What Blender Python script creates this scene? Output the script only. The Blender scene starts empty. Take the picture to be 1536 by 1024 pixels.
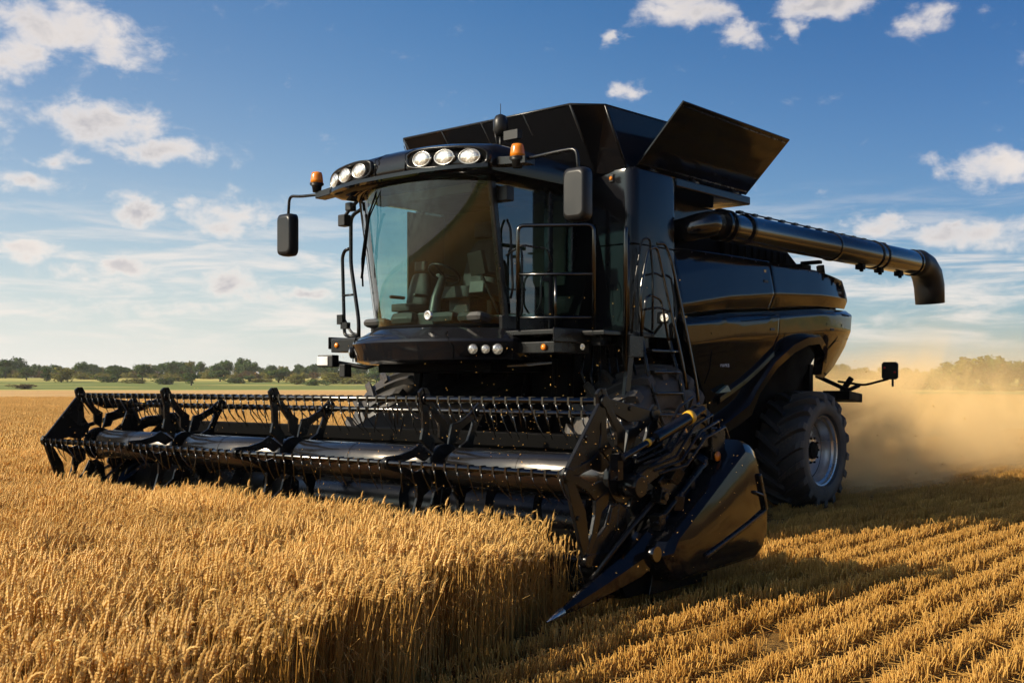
import bpy, bmesh, math, random
from mathutils import Vector, Matrix, Euler
R = math.radians
random.seed(7)
sc = bpy.context.scene
col = sc.collection

# ------------------------------------------------------------------ camera
CAM = Vector((10.58, 8.96, 1.80)); YAW = R(40.64)
cam = bpy.data.cameras.new('camera'); cam_o = bpy.data.objects.new('camera', cam); col.objects.link(cam_o)
cam.sensor_width = 36.0; cam.lens = 39.02; cam.shift_y = 65.6 / 1536
cam.clip_start = 0.05; cam.clip_end = 9000
FWD = Vector((-math.cos(YAW), -math.sin(YAW), 0)); RGT = Vector((-math.sin(YAW), math.cos(YAW), 0))
cam_o.location = CAM
cam_o.rotation_euler = FWD.to_track_quat('-Z', 'Y').to_euler()
sc.camera = cam_o

# ------------------------------------------------------------------ light
sun_dir = Vector((1.50, -0.85, 1.0)).normalized()          # towards the sun
SUN_EL = math.asin(sun_dir.z)
sun = bpy.data.lights.new('sun', 'SUN'); sun_o = bpy.data.objects.new('sun', sun); col.objects.link(sun_o)
sun.energy = 5.0; sun.angle = R(0.53); sun.color = (1.0, 0.85, 0.65)
sun_o.rotation_euler = sun_dir.to_track_quat('Z', 'Y').to_euler(); sun_o.location = (20, -10, 30)
EXPOSURE = 0.60
sc.view_settings.view_transform = 'Standard'; sc.view_settings.look = 'None'
sc.view_settings.exposure = EXPOSURE; sc.view_settings.gamma = 1.0; sc.view_settings.use_curve_mapping = False
sc.cycles.use_denoising = True
sc.cycles.max_bounces = 8; sc.cycles.transparent_max_bounces = 16; sc.cycles.volume_bounces = 2
sc.cycles.sample_clamp_indirect = 6.0

# ------------------------------------------------------------------ node helper
class NT:
    def __init__(s, nt): s.nt = nt; s.n = nt.nodes; s.l = nt.links
    def new(s, t, **k):
        x = s.n.new(t)
        for a, v in k.items(): setattr(x, a, v)
        return x
    def put(s, sock, v):
        if isinstance(v, bpy.types.NodeSocket): s.l.new(v, sock)
        elif v is not None:
            try: sock.default_value = v
            except Exception: sock.default_value = (v, v, v)
    def math(s, op, a, b=None, c=None, clamp=False):
        x = s.new('ShaderNodeMath', operation=op); x.use_clamp = clamp
        for i, v in enumerate((a, b, c)):
            if v is not None: s.put(x.inputs[i], v)
        return x.outputs[0]
    def mix(s, f, a, b, typ='RGBA', blend='MIX'):
        x = s.new('ShaderNodeMix', data_type=typ)
        if typ == 'RGBA': x.blend_type = blend; i, j = 6, 7; o = 2
        else: i, j = 2, 3; o = 0
        s.put(x.inputs[0], f); s.put(x.inputs[i], a); s.put(x.inputs[j], b)
        return x.outputs[o]
    def noise(s, scale, detail=3, rough=.5, vec=None, dist=0, out=0):
        x = s.new('ShaderNodeTexNoise'); x.inputs['Scale'].default_value = scale
        x.inputs['Detail'].default_value = detail; x.inputs['Roughness'].default_value = rough; x.inputs['Distortion'].default_value = dist
        if vec is not None: s.l.new(vec, x.inputs['Vector'])
        return x.outputs[out]
    def ramp(s, f, lo, hi, a=0.0, b=1.0, smooth=True):
        x = s.new('ShaderNodeMapRange'); x.interpolation_type = 'SMOOTHSTEP' if smooth else 'LINEAR'
        s.put(x.inputs['Value'], f)
        for n_, v in (('From Min', lo), ('From Max', hi), ('To Min', a), ('To Max', b)): s.put(x.inputs[n_], v)
        return x.outputs[0]
    def vscale(s, vec, xyz):
        x = s.new('ShaderNodeVectorMath', operation='MULTIPLY'); s.l.new(vec, x.inputs[0]); x.inputs[1].default_value = xyz
        return x.outputs[0]

# ------------------------------------------------------------------ sky (world)
def direction_at(px, py):                       # azimuth / elevation (degrees) of the direction the photograph shows there
    d = FWD + RGT * ((px - 768) / 1664.7) + Vector((0, 0, (577.6 - py) / 1664.7))
    az = math.degrees(math.atan2(d.dot(RGT), d.dot(FWD))); el = math.degrees(math.asin(d.normalized().z))
    return az, el
CLOUDS = [  # px, py, half width, half height, strength
    (95, 40, 120, 52, 1.0), (30, 85, 50, 40, 1.0), (180, 75, 70, 28, .9), (150, 185, 105, 36, 1.1), (245, 226, 85, 20, 1.0), (80, 243, 50, 15, .9),
    (45, 275, 62, 20, 1.0), (210, 315, 48, 22, 1.05), (340, 330, 72, 30, 1.1), (280, 305, 30, 14, .8), (35, 370, 48, 20, 1.22),
    (175, 402, 68, 18, 1.17), (345, 425, 60, 26, 1.07), (440, 437, 75, 12, 0.97), (395, 440, 90, 16, 0.92), (70, 460, 150, 18, 0.77), (260, 462, 160, 14, 0.77),
    (1040, 12, 66, 30, 1.05), (1105, 54, 45, 22, .9), (1245, 6, 66, 22, 1.05), (1185, 46, 26, 18, .7), (1390, 24, 60, 26, .72),
    (917, 63, 20, 11, .85), (940, 137, 30, 15, .8), (1496, 250, 70, 32, 1.1), (1320, 336, 52, 17, .95), (1455, 352, 105, 25, 1.05),
    (1250, 335, 25, 8, .6), (1450, 440, 150, 30, .5), (1330, 478, 120, 18, .5), (1500, 470, 80, 14, .55),
    (-120, 150, 130, 60, .9), (-150, 330, 120, 40, .9), (1700, 120, 120, 60, .9), (1680, 400, 100, 30, .9)]
world = bpy.data.worlds.new('World'); sc.world = world; world.use_nodes = True
w = NT(world.node_tree); w.n.clear()
sky = w.new('ShaderNodeTexSky', sky_type='NISHITA'); sky.sun_disc = False
sky.sun_elevation = SUN_EL; sky.sun_rotation = math.atan2(sun_dir.x, sun_dir.y)
sky.air_density = 1.0; sky.dust_density = 1.2; sky.ozone_density = 1.6; sky.altitude = 0
SKY = 0.088
tc = w.new('ShaderNodeTexCoord').outputs['Generated']
def dot(v, xyz):
    x = w.new('ShaderNodeVectorMath', operation='DOT_PRODUCT'); w.l.new(v, x.inputs[0]); x.inputs[1].default_value = xyz
    return x.outputs['Value']
deg = 180 / math.pi
az = w.math('MULTIPLY', w.math('ARCTAN2', dot(tc, RGT), dot(tc, FWD)), deg)
el = w.math('MULTIPLY', w.math('ARCSINE', dot(tc, (0, 0, 1))), deg)
cmb = w.new('ShaderNodeCombineXYZ'); w.put(cmb.inputs[0], az); w.put(cmb.inputs[1], w.math('MULTIPLY', el, 1.5))
cv = cmb.outputs[0]
def cloud_cover(daz, d_el):
    off = w.new('ShaderNodeVectorMath', operation='ADD'); w.l.new(cv, off.inputs[0]); off.inputs[1].default_value = (daz, d_el * 1.5, 0)
    v = off.outputs[0]
    n1 = w.noise(.46, 9, .60, v, .25); n2 = w.noise(.11, 4, .5, v)
    w1 = w.noise(.45, 4, .6, v, 0, 1); sep = w.new('ShaderNodeSeparateColor'); w.l.new(w1, sep.inputs[0])
    a = w.math('ADD', w.math('ADD', az, daz), w.math('MULTIPLY', w.math('SUBTRACT', sep.outputs[0], .5), 3.6))
    e = w.math('ADD', w.math('ADD', el, d_el), w.math('MULTIPLY', w.math('SUBTRACT', sep.outputs[1], .5), 1.6))
    tot = None
    for (px, py, hw, hh, st) in CLOUDS:
        a0, e0 = direction_at(px, py); a1, _ = direction_at(px + hw, py); _, e1 = direction_at(px, py - hh)
        da = w.math('MULTIPLY', w.math('SUBTRACT', a, a0), 1 / abs(a1 - a0)); de = w.math('MULTIPLY', w.math('SUBTRACT', e, e0), 1 / abs(e1 - e0))
        r2 = w.math('MULTIPLY_ADD', da, da, w.math('MULTIPLY', de, de))
        b = w.math('MULTIPLY', w.math('POWER', 2.718, w.math('MULTIPLY', r2, -.85)), st)
        tot = b if tot is None else w.math('MAXIMUM', tot, b)
    dens = w.math('ADD', w.math('MULTIPLY', tot, .85), w.math('MULTIPLY', w.math('SUBTRACT', n1, .5), 1.8))
    return dens, n2
dens, soft = cloud_cover(0, 0)
cover = w.math('MULTIPLY', w.ramp(dens, .20, 1.0), .97)
# thin streaks near the horizon
hz_n = w.noise(.16, 6, .62, w.vscale(cv, (1, 4.2, 1)), .4)
streak = w.math('MULTIPLY', w.math('MULTIPLY', w.ramp(hz_n, .40, .66), w.ramp(el, 1.0, 3.0)), w.ramp(el, 5.5, 10.5, .72, 0))
cover = w.math('MAXIMUM', cover, streak)
shade = w.ramp(dens, .58, 1.15)                 # thick cores of a cloud are greyer than its rim
cloud_c = w.mix(w.math('MULTIPLY', shade, w.ramp(soft, .30, .62, .25, 1.0)), (.64 / SKY, .58 / SKY, .53 / SKY, 1), (.31 / SKY, .31 / SKY, .34 / SKY, 1))
hsv = w.new('ShaderNodeHueSaturation'); hsv.inputs['Saturation'].default_value = 1.30; hsv.inputs['Value'].default_value = .86
w.l.new(sky.outputs[0], hsv.inputs['Color'])
tint = w.mix(1.0, hsv.outputs[0], w.mix(w.ramp(az, -12, 26), (.31, .82, 1.07, 1), (.19, .53, .79, 1)), blend='MULTIPLY')
airy = w.math('MULTIPLY', w.math('POWER', 2.718, w.math('MULTIPLY', w.math('MAXIMUM', el, 0), w.ramp(az, -28, 10, -.122, -.15))), w.ramp(az, -28, 28, 1.0, .42))
skyc = w.mix(airy, tint, (.64 / SKY, .61 / SKY, .57 / SKY, 1))
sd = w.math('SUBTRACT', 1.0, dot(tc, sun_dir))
glow = w.math('POWER', 2.718, w.math('MULTIPLY', sd, -7.0))  # unseen warm glow round the sun, added to lift the shaded ground
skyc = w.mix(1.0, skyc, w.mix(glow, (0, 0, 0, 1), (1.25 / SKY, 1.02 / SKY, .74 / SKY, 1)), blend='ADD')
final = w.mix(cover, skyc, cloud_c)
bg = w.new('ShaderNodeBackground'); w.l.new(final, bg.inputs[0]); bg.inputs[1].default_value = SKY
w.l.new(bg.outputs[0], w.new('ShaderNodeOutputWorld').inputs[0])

# ------------------------------------------------------------------ materials
MATS = {}
def mat(name):
    m = bpy.data.materials.new(name); m.use_nodes = True
    t = NT(m.node_tree); t.n.clear(); out = t.new('ShaderNodeOutputMaterial'); MATS[name] = m
    return m, t, out
def principled(t, **k):
    p = t.new('ShaderNodeBsdfPrincipled')
    for a, v in k.items():
        t.put(p.inputs[a.replace('_', ' ')], v)
    return p
def bump(t, h, strength, dist=.02):
    b = t.new('ShaderNodeBump'); b.inputs['Strength'].default_value = strength; b.inputs['Distance'].default_value = dist
    t.put(b.inputs['Height'], h); return b.outputs[0]
def paint(name, c, rough, metal=0, dust=.25, coat=.0, wave=.0, spec=.5, dustc=(.20, .14, .075, 1)):
    m, t, out = mat(name)
    o = t.new('ShaderNodeTexCoord').outputs['Object']; geo = t.new('ShaderNodeNewGeometry')
    n = t.noise(2.3, 6, .65, o); n2 = t.noise(38, 3, .6, o)
    up = t.new('ShaderNodeSeparateXYZ'); t.l.new(geo.outputs['Normal'], up.inputs[0])
    pz = t.new('ShaderNodeSeparateXYZ'); t.l.new(geo.outputs['Position'], pz.inputs[0])
    d = t.math('MULTIPLY', t.ramp(n, .42, .75), t.math('MULTIPLY', t.ramp(n2, .35, .7), dust))
    d = t.math('MULTIPLY', d, t.ramp(up.outputs[2], -.2, .9, .5, 1.3))
    d = t.math('MULTIPLY', d, t.ramp(pz.outputs[2], .2, 2.6, 1.6, .6), clamp=True)
    cc = t.mix(d, (*c, 1), dustc)
    r = t.math('ADD', t.math('MULTIPLY', d, .45), t.ramp(n, .3, .8, rough * .8, rough * 1.35), clamp=True)
    p = principled(t, Base_Color=cc, Roughness=r, Metallic=metal)
    p.inputs['Specular IOR Level'].default_value = spec
    if coat: p.inputs['Coat Weight'].default_value = coat; p.inputs['Coat Roughness'].default_value = .06
    if wave: t.l.new(bump(t, t.noise(1.6, 2, .5, o), wave, .05), p.inputs['Normal'])
    t.l.new(p.outputs[0], out.inputs[0]); return m
BLACK = paint('black_gloss_paint', (.006, .006, .007), .08, 0, .02, 0, .12, .29)
SATIN = paint('black_satin_paint', (.006, .006, .006), .28, 0, .03, spec=.3)
TUBE = paint('worn_reel_steel', (.095, .083, .072), .20, .95, .08)
METAL = paint('dark_polished_steel', (.085, .083, .08), .20, 1.0, .03)
FRAME = paint('black_frame_paint', (.005, .005, .005), .24, 0, .015, spec=.25)
DARK = paint('black_under_metal', (.0025, .0025, .0025), .6, 0, .012, spec=.03)
PLASTIC = paint('black_textured_plastic', (.009, .009, .009), .42, 0, .03, spec=.3)
RIM = paint('silver_rim_paint', (.50, .49, .47), .27, .8, .15)
RUBBER = paint('tyre_rubber', (.026, .024, .022), .62, 0, .6, dustc=(.17, .125, .08, 1))
SEATC = paint('grey_seat_cloth', (.030, .030, .031), .85, 0, 0)
INNER = paint('cab_interior_plastic', (.020, .019, .017), .5, 0, 0)
YELLOW = paint('yellow_band_plastic', (.62, .34, .02), .4, 0, .2)
SHEET = paint('bare_dark_sheet', (.05, .047, .042), .30, .8, .10)
def glass_mat(name, tint, gloss=1.0):
    m, t, out = mat(name)
    tr = t.new('ShaderNodeBsdfTransparent'); tr.inputs[0].default_value = (*tint, 1)
    gl = t.new('ShaderNodeBsdfGlossy'); gl.inputs['Roughness'].default_value = .015
    fr = t.new('ShaderNodeLayerWeight'); fr.inputs['Blend'].default_value = .5
    f5 = t.math('MULTIPLY_ADD', t.math('POWER', fr.outputs['Facing'], 5), .96, .04)
    mx = t.new('ShaderNodeMixShader'); t.l.new(t.math('MULTIPLY', f5, gloss, clamp=True), mx.inputs[0])
    t.l.new(tr.outputs[0], mx.inputs[1]); t.l.new(gl.outputs[0], mx.inputs[2]); t.l.new(mx.outputs[0], out.inputs[0]); return m
GLASS = glass_mat('tinted_cab_glass', (.56, .72, .66), 1.3)
SIDEGLASS = glass_mat('dark_side_glass', (.46, .70, .72), 3.2)
def lamp_mat(name, c, e):
    m, t, out = mat(name)
    o = t.new('ShaderNodeTexCoord').outputs['Object']
    vor = t.new('ShaderNodeTexVoronoi'); vor.inputs['Scale'].default_value = 42; t.l.new(o, vor.inputs['Vector'])
    ln = t.new('ShaderNodeVectorMath', operation='LENGTH'); t.l.new(o, ln.inputs[0])
    f = t.math('MULTIPLY', t.ramp(vor.outputs[0], .1, .75, 1.2, .35), t.ramp(ln.outputs['Value'], .015, .095, 1.5, .12))
    p = principled(t, Base_Color=(*c, 1), Roughness=.10, Metallic=.75, Emission_Color=(1, .86, .62, 1), Emission_Strength=t.math('MULTIPLY', f, e))
    p.inputs['Coat Weight'].default_value = 1
    t.l.new(p.outputs[0], out.inputs[0]); return m
LIT = lamp_mat('lit_lamp_lens', (.42, .42, .40), .75)
LITLOW = lamp_mat('dim_lamp_lens', (.30, .30, .30), .18)
def plain(name, c, rough=.4, metal=0, trans=0, sss=0):
    m, t, out = mat(name)
    n = t.noise(9, 4, .6, t.new('ShaderNodeTexCoord').outputs['Object'])
    cc = t.mix(t.ramp(n, .3, .7), (*c, 1), (c[0] * .72, c[1] * .72, c[2] * .72, 1))
    p = principled(t, Base_Color=cc, Roughness=rough, Metallic=metal)
    if trans: p.inputs['Transmission Weight'].default_value = trans
    t.l.new(p.outputs[0], out.inputs[0]); return m
AMBER = plain('amber_lens', (.85, .26, .015), .18, 0, .25)
RED = plain('red_reflector', (.45, .02, .02), .25)
WHITE = plain('white_marking', (.75, .75, .72), .5)
MIRRORG = plain('mirror_glass', (.6, .62, .65), .03, 1)

def straw(name, ca, cb, transl=.35, dark=.0):
    m, t, out = mat(name)
    at = t.new('ShaderNodeAttribute', attribute_name='tone').outputs['Fac']
    geo = t.new('ShaderNodeNewGeometry').outputs['Position']
    big = t.noise(.35, 3, .6, geo); rnd = t.new('ShaderNodeObjectInfo').outputs['Random']
    f = t.math('ADD', t.math('MULTIPLY', at, .8), t.math('MULTIPLY', t.math('SUBTRACT', big, .5), .7), clamp=True)
    f = t.math('ADD', f, t.math('MULTIPLY', t.math('SUBTRACT', rnd, .5), .15), clamp=True)
    c = t.mix(f, (*ca, 1), (*cb, 1))
    d = principled(t, Base_Color=c, Roughness=.52); d.inputs['Specular IOR Level'].default_value = .35
    tr = t.new('ShaderNodeBsdfTranslucent'); t.l.new(c, tr.inputs[0])
    mx = t.new('ShaderNodeMixShader'); mx.inputs[0].default_value = transl
    t.l.new(d.outputs[0], mx.inputs[1]); t.l.new(tr.outputs[0], mx.inputs[2]); t.l.new(mx.outputs[0], out.inputs[0]); return m
WHEAT = straw('ripe_wheat', (.40, .205, .034), (.93, .64, .22), .40)
STUB = straw('cut_straw', (.46, .225, .032), (.92, .60, .17), .40)

def leaf(name, a, b):
    m, t, out = mat(name)
    at = t.new('ShaderNodeAttribute', attribute_name='tone').outputs['Fac']
    c = t.mix(at, (*a, 1), (*b, 1))
    d = t.new('ShaderNodeBsdfDiffuse'); t.l.new(c, d.inputs[0]); tr = t.new('ShaderNodeBsdfTranslucent'); t.l.new(c, tr.inputs[0])
    mx = t.new('ShaderNodeMixShader'); mx.inputs[0].default_value = .25
    t.l.new(d.outputs[0], mx.inputs[1]); t.l.new(tr.outputs[0], mx.inputs[2]); t.l.new(mx.outputs[0], out.inputs[0]); return m
LEAF1 = leaf('dark_leaves', (.028, .050, .016), (.095, .140, .042))
LEAF2 = leaf('olive_leaves', (.085, .095, .022), (.24, .21, .055))
LEAF3 = leaf('russet_leaves', (.07, .05, .024), (.14, .10, .045))
BARK = plain('bark', (.08, .06, .045), .9)

# ------------------------------------------------------------------ mesh helper
class MB:
    def __init__(s): s.v = []; s.f = []; s.sm = []; s.tone = None
    def add(s, vs, fs, smooth=False, M=None):
        o = len(s.v)
        s.v += [tuple(M @ Vector(p)) if M else tuple(p) for p in vs]
        s.f += [tuple(i + o for i in f) for f in fs]; s.sm += [smooth] * len(fs); return s
    def box(s, x0, x1, y0, y1, z0, z1, M=None):
        vs = [(x, y, z) for x in (x0, x1) for y in (y0, y1) for z in (z0, z1)]
        return s.add(vs, [(0, 1, 3, 2), (4, 6, 7, 5), (0, 4, 5, 1), (2, 3, 7, 6), (0, 2, 6, 4), (1, 5, 7, 3)], False, M)
    def rbox(s, c, size, rot=(0, 0, 0)):
        M = Matrix.Translation(c) @ Euler(rot).to_matrix().to_4x4(); a, b, d = (q / 2 for q in size)
        return s.box(-a, a, -b, b, -d, d, M)
    def prism(s, poly, axis, a, b):            # polygon in the plane normal to axis, extruded from a to b
        def P(q, h): return {'x': (h, q[0], q[1]), 'y': (q[0], h, q[1]), 'z': (q[0], q[1], h)}[axis]
        n = len(poly)
        vs = [P(q, a) for q in poly] + [P(q, b) for q in poly]
        fs = [tuple(range(n)), tuple(range(2 * n - 1, n - 1, -1))] + [(i, i + n, (i + 1) % n + n, (i + 1) % n) for i in range(n)]
        return s.add(vs, fs)
    def tube(s, pts, r, n=8, caps=True, smooth=True):
        pts = [Vector(p) for p in pts]; k = len(pts); rr = r if isinstance(r, (list, tuple)) else [r] * k
        tan = [(pts[min(i + 1, k - 1)] - pts[max(i - 1, 0)]).normalized() for i in range(k)]
        ref = Vector((0, 0, 1)) if abs(tan[0].z) < .9 else Vector((1, 0, 0)); u = tan[0].cross(ref).normalized(); vs = []
        for i in range(k):
            u = (u - tan[i] * u.dot(tan[i])).normalized(); q = tan[i].cross(u)
            vs += [tuple(pts[i] + (u * math.cos(6.2832 * j / n) + q * math.sin(6.2832 * j / n)) * rr[i]) for j in range(n)]
        fs = [(i * n + j, i * n + (j + 1) % n, (i + 1) * n + (j + 1) % n, (i + 1) * n + j) for i in range(k - 1) for j in range(n)]
        s.add(vs, fs, smooth)
        if caps:
            o = len(s.v) - len(vs); s.f += [tuple(o + j for j in reversed(range(n))), tuple(o + (k - 1) * n + j for j in range(n))]; s.sm += [False, False]
        return s
    def rail(s, pts, r, rad=.08, n=8):         # tube with rounded corners
        pts = [Vector(p) for p in pts]; out = [pts[0]]
        for i in range(1, len(pts) - 1):
            a, b, c = pts[i - 1], pts[i], pts[i + 1]; d = min(rad, (a - b).length * .45, (c - b).length * .45)
            p, q = b + (a - b).normalized() * d, b + (c - b).normalized() * d
            for k in range(5):
                t = k / 4; out.append(p * (1 - t) ** 2 + b * 2 * t * (1 - t) + q * t * t)
        out.append(pts[-1]); return s.tube(out, r, n)
    def lathe(s, prof, n=32, M=None, smooth=True, closed=False):   # profile (y, r) about the y axis
        k = len(prof); vs = [(r * math.cos(6.28318 * j / n), y, r * math.sin(6.28318 * j / n)) for (y, r) in prof for j in range(n)]
        rng = range(k) if closed else range(k - 1)
        fs = [(i * n + j, ((i + 1) % k) * n + j, ((i + 1) % k) * n + (j + 1) % n, i * n + (j + 1) % n) for i in rng for j in range(n)]
        return s.add(vs, fs, smooth, M)
    def loft(s, rings, closed=True, caps=True, smooth=True):
        n = len(rings[0]); vs = [p for r in rings for p in r]; m = n if closed else n - 1
        fs = [(i * n + j, i * n + (j + 1) % n, (i + 1) * n + (j + 1) % n, (i + 1) * n + j) for i in range(len(rings) - 1) for j in range(m)]
        s.add(vs, fs, smooth)
        if caps:
            o = len(s.v) - len(vs); s.f += [tuple(o + j for j in reversed(range(n))), tuple(o + (len(rings) - 1) * n + j for j in range(n))]; s.sm += [False, False]
        return s
    def mesh(s, name, m):
        me = bpy.data.meshes.new(name); me.from_pydata(s.v, [], s.f); me.materials.append(m)
        me.polygons.foreach_set('use_smooth', s.sm)
        if s.tone is not None:
            a = me.attributes.new('tone', 'FLOAT', 'POINT'); a.data.foreach_set('value', s.tone)
        me.update(); return me
    def build(s, name, m, parent=None, bevel=0, fix=True, auto=None):
        me = s.mesh(name, m)
        if fix:
            bm = bmesh.new(); bm.from_mesh(me); bmesh.ops.recalc_face_normals(bm, faces=bm.faces)
            if auto is not None:
                for e in bm.edges:
                    if len(e.link_faces) == 2 and e.calc_face_angle(0) > auto: e.smooth = False
                for f in bm.faces: f.smooth = True
            bm.to_mesh(me); bm.free()
        o = bpy.data.objects.new(name, me); col.objects.link(o)
        if parent: o.parent = parent
        if bevel:
            b = o.modifiers.new('bevel', 'BEVEL'); b.width = bevel; b.segments = 2; b.limit_method = 'ANGLE'; b.angle_limit = R(38); b.harden_normals = False
        return o
def tag(o, label=None, cat=None, group=None, kind=None):
    for k, v in (('label', label), ('category', cat), ('group', group), ('kind', kind)):
        if v: o[k] = v
    return o
def empty(name, loc=(0, 0, 0), parent=None):
    o = bpy.data.objects.new(name, None); col.objects.link(o); o.location = loc; o.empty_display_size = .2
    if parent: o.parent = parent
    return o
def dup(o, parent, loc=None, rot=None, kids=True):
    c = o.copy(); col.objects.link(c); c.parent = parent
    if loc is not None: c.location = loc
    if rot is not None: c.rotation_euler = rot
    if kids:
        for ch in [q for q in bpy.data.objects if q.parent == o]:
            dup(ch, c)
    return c

# ------------------------------------------------------------------ ground
def ground_z(x, y):
    d = math.hypot(x - CAM.x, y - CAM.y)
    t = max(0, min(1, (d - 265) / 260)); t = t * t * (3 - 2 * t)
    return t * 6.5 * (.8 + .2 * math.sin(x * .004 + 1) * math.cos(y * .005))
def ground_mesh():
    m = MB(); rad = [0]; r = 1.5
    while r < 6000: rad.append(r); r *= 1.13
    n = 160; vs = [(CAM.x, CAM.y, 0)]
    for r in rad[1:]:
        for j in range(n):
            x, y = CAM.x + r * math.cos(6.28318 * j / n), CAM.y + r * math.sin(6.28318 * j / n); vs.append((x, y, ground_z(x, y)))
    fs = [(0, 1 + j, 1 + (j + 1) % n) for j in range(n)]
    for i in range(len(rad) - 2):
        o = 1 + i * n; fs += [(o + j, o + n + j, o + n + (j + 1) % n, o + (j + 1) % n) for j in range(n)]
    return m.add(vs, fs, True)
gm, t, out = mat('field_ground')
pos = t.new('ShaderNodeNewGeometry').outputs['Position']
sp = t.new('ShaderNodeSeparateXYZ'); t.l.new(pos, sp.inputs[0])
dv = t.new('ShaderNodeVectorMath', operation='DISTANCE'); t.l.new(pos, dv.inputs[0]); dv.inputs[1].default_value = CAM
dist = dv.outputs['Value']
row = t.math('SINE', t.math('MULTIPLY', t.math('ADD', sp.outputs[1], t.math('MULTIPLY', t.noise(.5, 2, .5, pos), .15)), 6.28318 / .37))
n1 = t.noise(14, 6, .7, pos); n2 = t.noise(.22, 4, .6, pos); n3 = t.noise(60, 3, .6, pos)
soil = t.mix(t.ramp(n1, .38, .62), (.045, .024, .008, 1), (.26, .145, .040, 1))
soil = t.mix(t.math('MULTIPLY', t.ramp(row, -.3, .9), .45), soil, (.26, .14, .035, 1))
far = t.mix(t.ramp(n2, .3, .7), (.42, .24, .065, 1), (.54, .33, .10, 1))
straw_f = t.ramp(dist, 25, 75)
c = t.mix(straw_f, soil, far)
bend = t.math('ADD', dist, t.math('MULTIPLY', t.noise(.006, 2, .5, pos), 90)); cb = t.new('ShaderNodeCombineXYZ'); t.put(cb.inputs[0], t.math('MULTIPLY', bend, .035)); t.put(cb.inputs[1], t.noise(.012, 2, .5, pos))
stretch = t.noise(1.0, 3, .5, cb.outputs[0])
green = t.mix(t.ramp(stretch, .42, .60), (.15, .18, .050, 1), (.46, .38, .12, 1))
stubble_far = t.mix(t.ramp(t.noise(.02, 3, .5, pos), .35, .65), (.46, .32, .12, 1), green)
edge = t.math('ADD', dist, t.math('MULTIPLY', t.noise(.02, 3, .5, pos), 60))
c = t.mix(t.ramp(edge, 270, 290), c, green)
p = principled(t, Base_Color=c, Roughness=.95); p.inputs['Specular IOR Level'].default_value = .1
t.l.new(bump(t, t.math('ADD', n1, t.math('MULTIPLY', n3, .5)), .8, .05), p.inputs['Normal'])
t.l.new(p.outputs[0], out.inputs[0])
ground = ground_mesh().build('ground', gm, fix=False); tag(ground, kind='structure')

# ------------------------------------------------------------------ crop
def standing(x, y):      # where the wheat is still uncut
    e = .10 * math.sin(x * 1.7) + .06 * math.sin(x * 4.1)
    lim = 3.72 + max(0, x - 4.3) * .36
    if y > min(lim, 7.0) + e: return False
    if x > 3.30: return True
    return y < -4.25 + e
def new_store(): return MB(), []
def stalk(m, tone, x, y, h, lean, az_, hd, rng):
    tn = rng.random()
    d = Vector((math.cos(az_), math.sin(az_), 0))
    base = Vector((x, y, 0)); pts = []
    k = 5 if hd else 3
    for i in range(k + 1):
        s = i / k; pts.append(base + Vector((0, 0, h * s)) + d * lean * s * s)
    n0 = len(m.v); m.tube(pts, [.0026] * (k + 1) if hd else .0036, 3, caps=False)
    tone += [tn * .45] * (len(m.v) - n0)
    # nodding ear
    droop = rng.choice((rng.uniform(.05, .5), rng.uniform(.1, .8), rng.uniform(.5, 1.7))); L = rng.uniform(.055, .082); q = pts[-1]; a = math.atan2(lean * 2 / k, h / k) * .6
    n0 = len(m.v); seg = 9 if hd else 4; ep, er = [q], [.003]
    for i in range(1, seg + 1):
        a += droop / seg; q = q + (d * math.sin(a) + Vector((0, 0, math.cos(a)))) * (L / seg); ep.append(q)
        s = i / seg
        er.append((.0093 if i % 2 else .0058) * (1.15 - .55 * s) if i < seg else .002)
    if not hd: er = [.004, .0112, .0112, .0085, .002]
    m.tube(ep, er, 5 if hd else 4, caps=False, smooth=not hd)
    tone += [.55 + tn * .45] * (len(m.v) - n0)
    # awns
    n0 = len(m.v)
    for i in range(9 if hd else 3):
        b = ep[1 + i % (seg - 1)]; tan = (ep[-1] - ep[-2]).normalized()
        dr = (tan + Vector((rng.uniform(-.5, .5), rng.uniform(-.5, .5), rng.uniform(-.2, .5)))).normalized() * rng.uniform(.025, .055)
        s_ = dr.cross(Vector((rng.random(), rng.random(), 1))).normalized() * (.0011 if hd else .0018)
        m.add([b - s_, b + s_, b + dr], [(0, 1, 2)])
    tone += [.8 + .2 * rng.random()] * (len(m.v) - n0)
    # dry leaf
    if rng.random() < (.75 if hd else .4):
        n0 = len(m.v); la = rng.uniform(0, 6.28); ld = Vector((math.cos(la), math.sin(la), 0)); b = base + (pts[-1] - base) * rng.uniform(.25, .75); sd = Vector((-ld.y, ld.x, 0)) * .0045
        vs = []; LL = rng.uniform(.10, .22)
        for i in range(4):
            s = i / 3; c_ = b + ld * LL * s + Vector((0, 0, LL * (.9 * s - 1.5 * s * s))); vs += [c_ - sd * (1 - s), c_ + sd * (1 - s)]
        m.add(vs, [(0, 1, 3, 2), (2, 3, 5, 4), (4, 5, 7, 6)]); tone += [rng.random() * .6] * (len(m.v) - n0)
def wheat_clump(seed, hd, n, size):
    rng = random.Random(seed); m = MB(); tone = []
    for i in range(n):
        az_ = rng.gauss(2.6, 1.0) if rng.random() < .75 else rng.uniform(0, 6.28)
        stalk(m, tone, rng.uniform(-.5, .5) * size, rng.uniform(-.5, .5) * size, rng.gauss(.70, .045), abs(rng.gauss(.05, .05)), az_, hd, rng)
    m.tone = tone; return m
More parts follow.
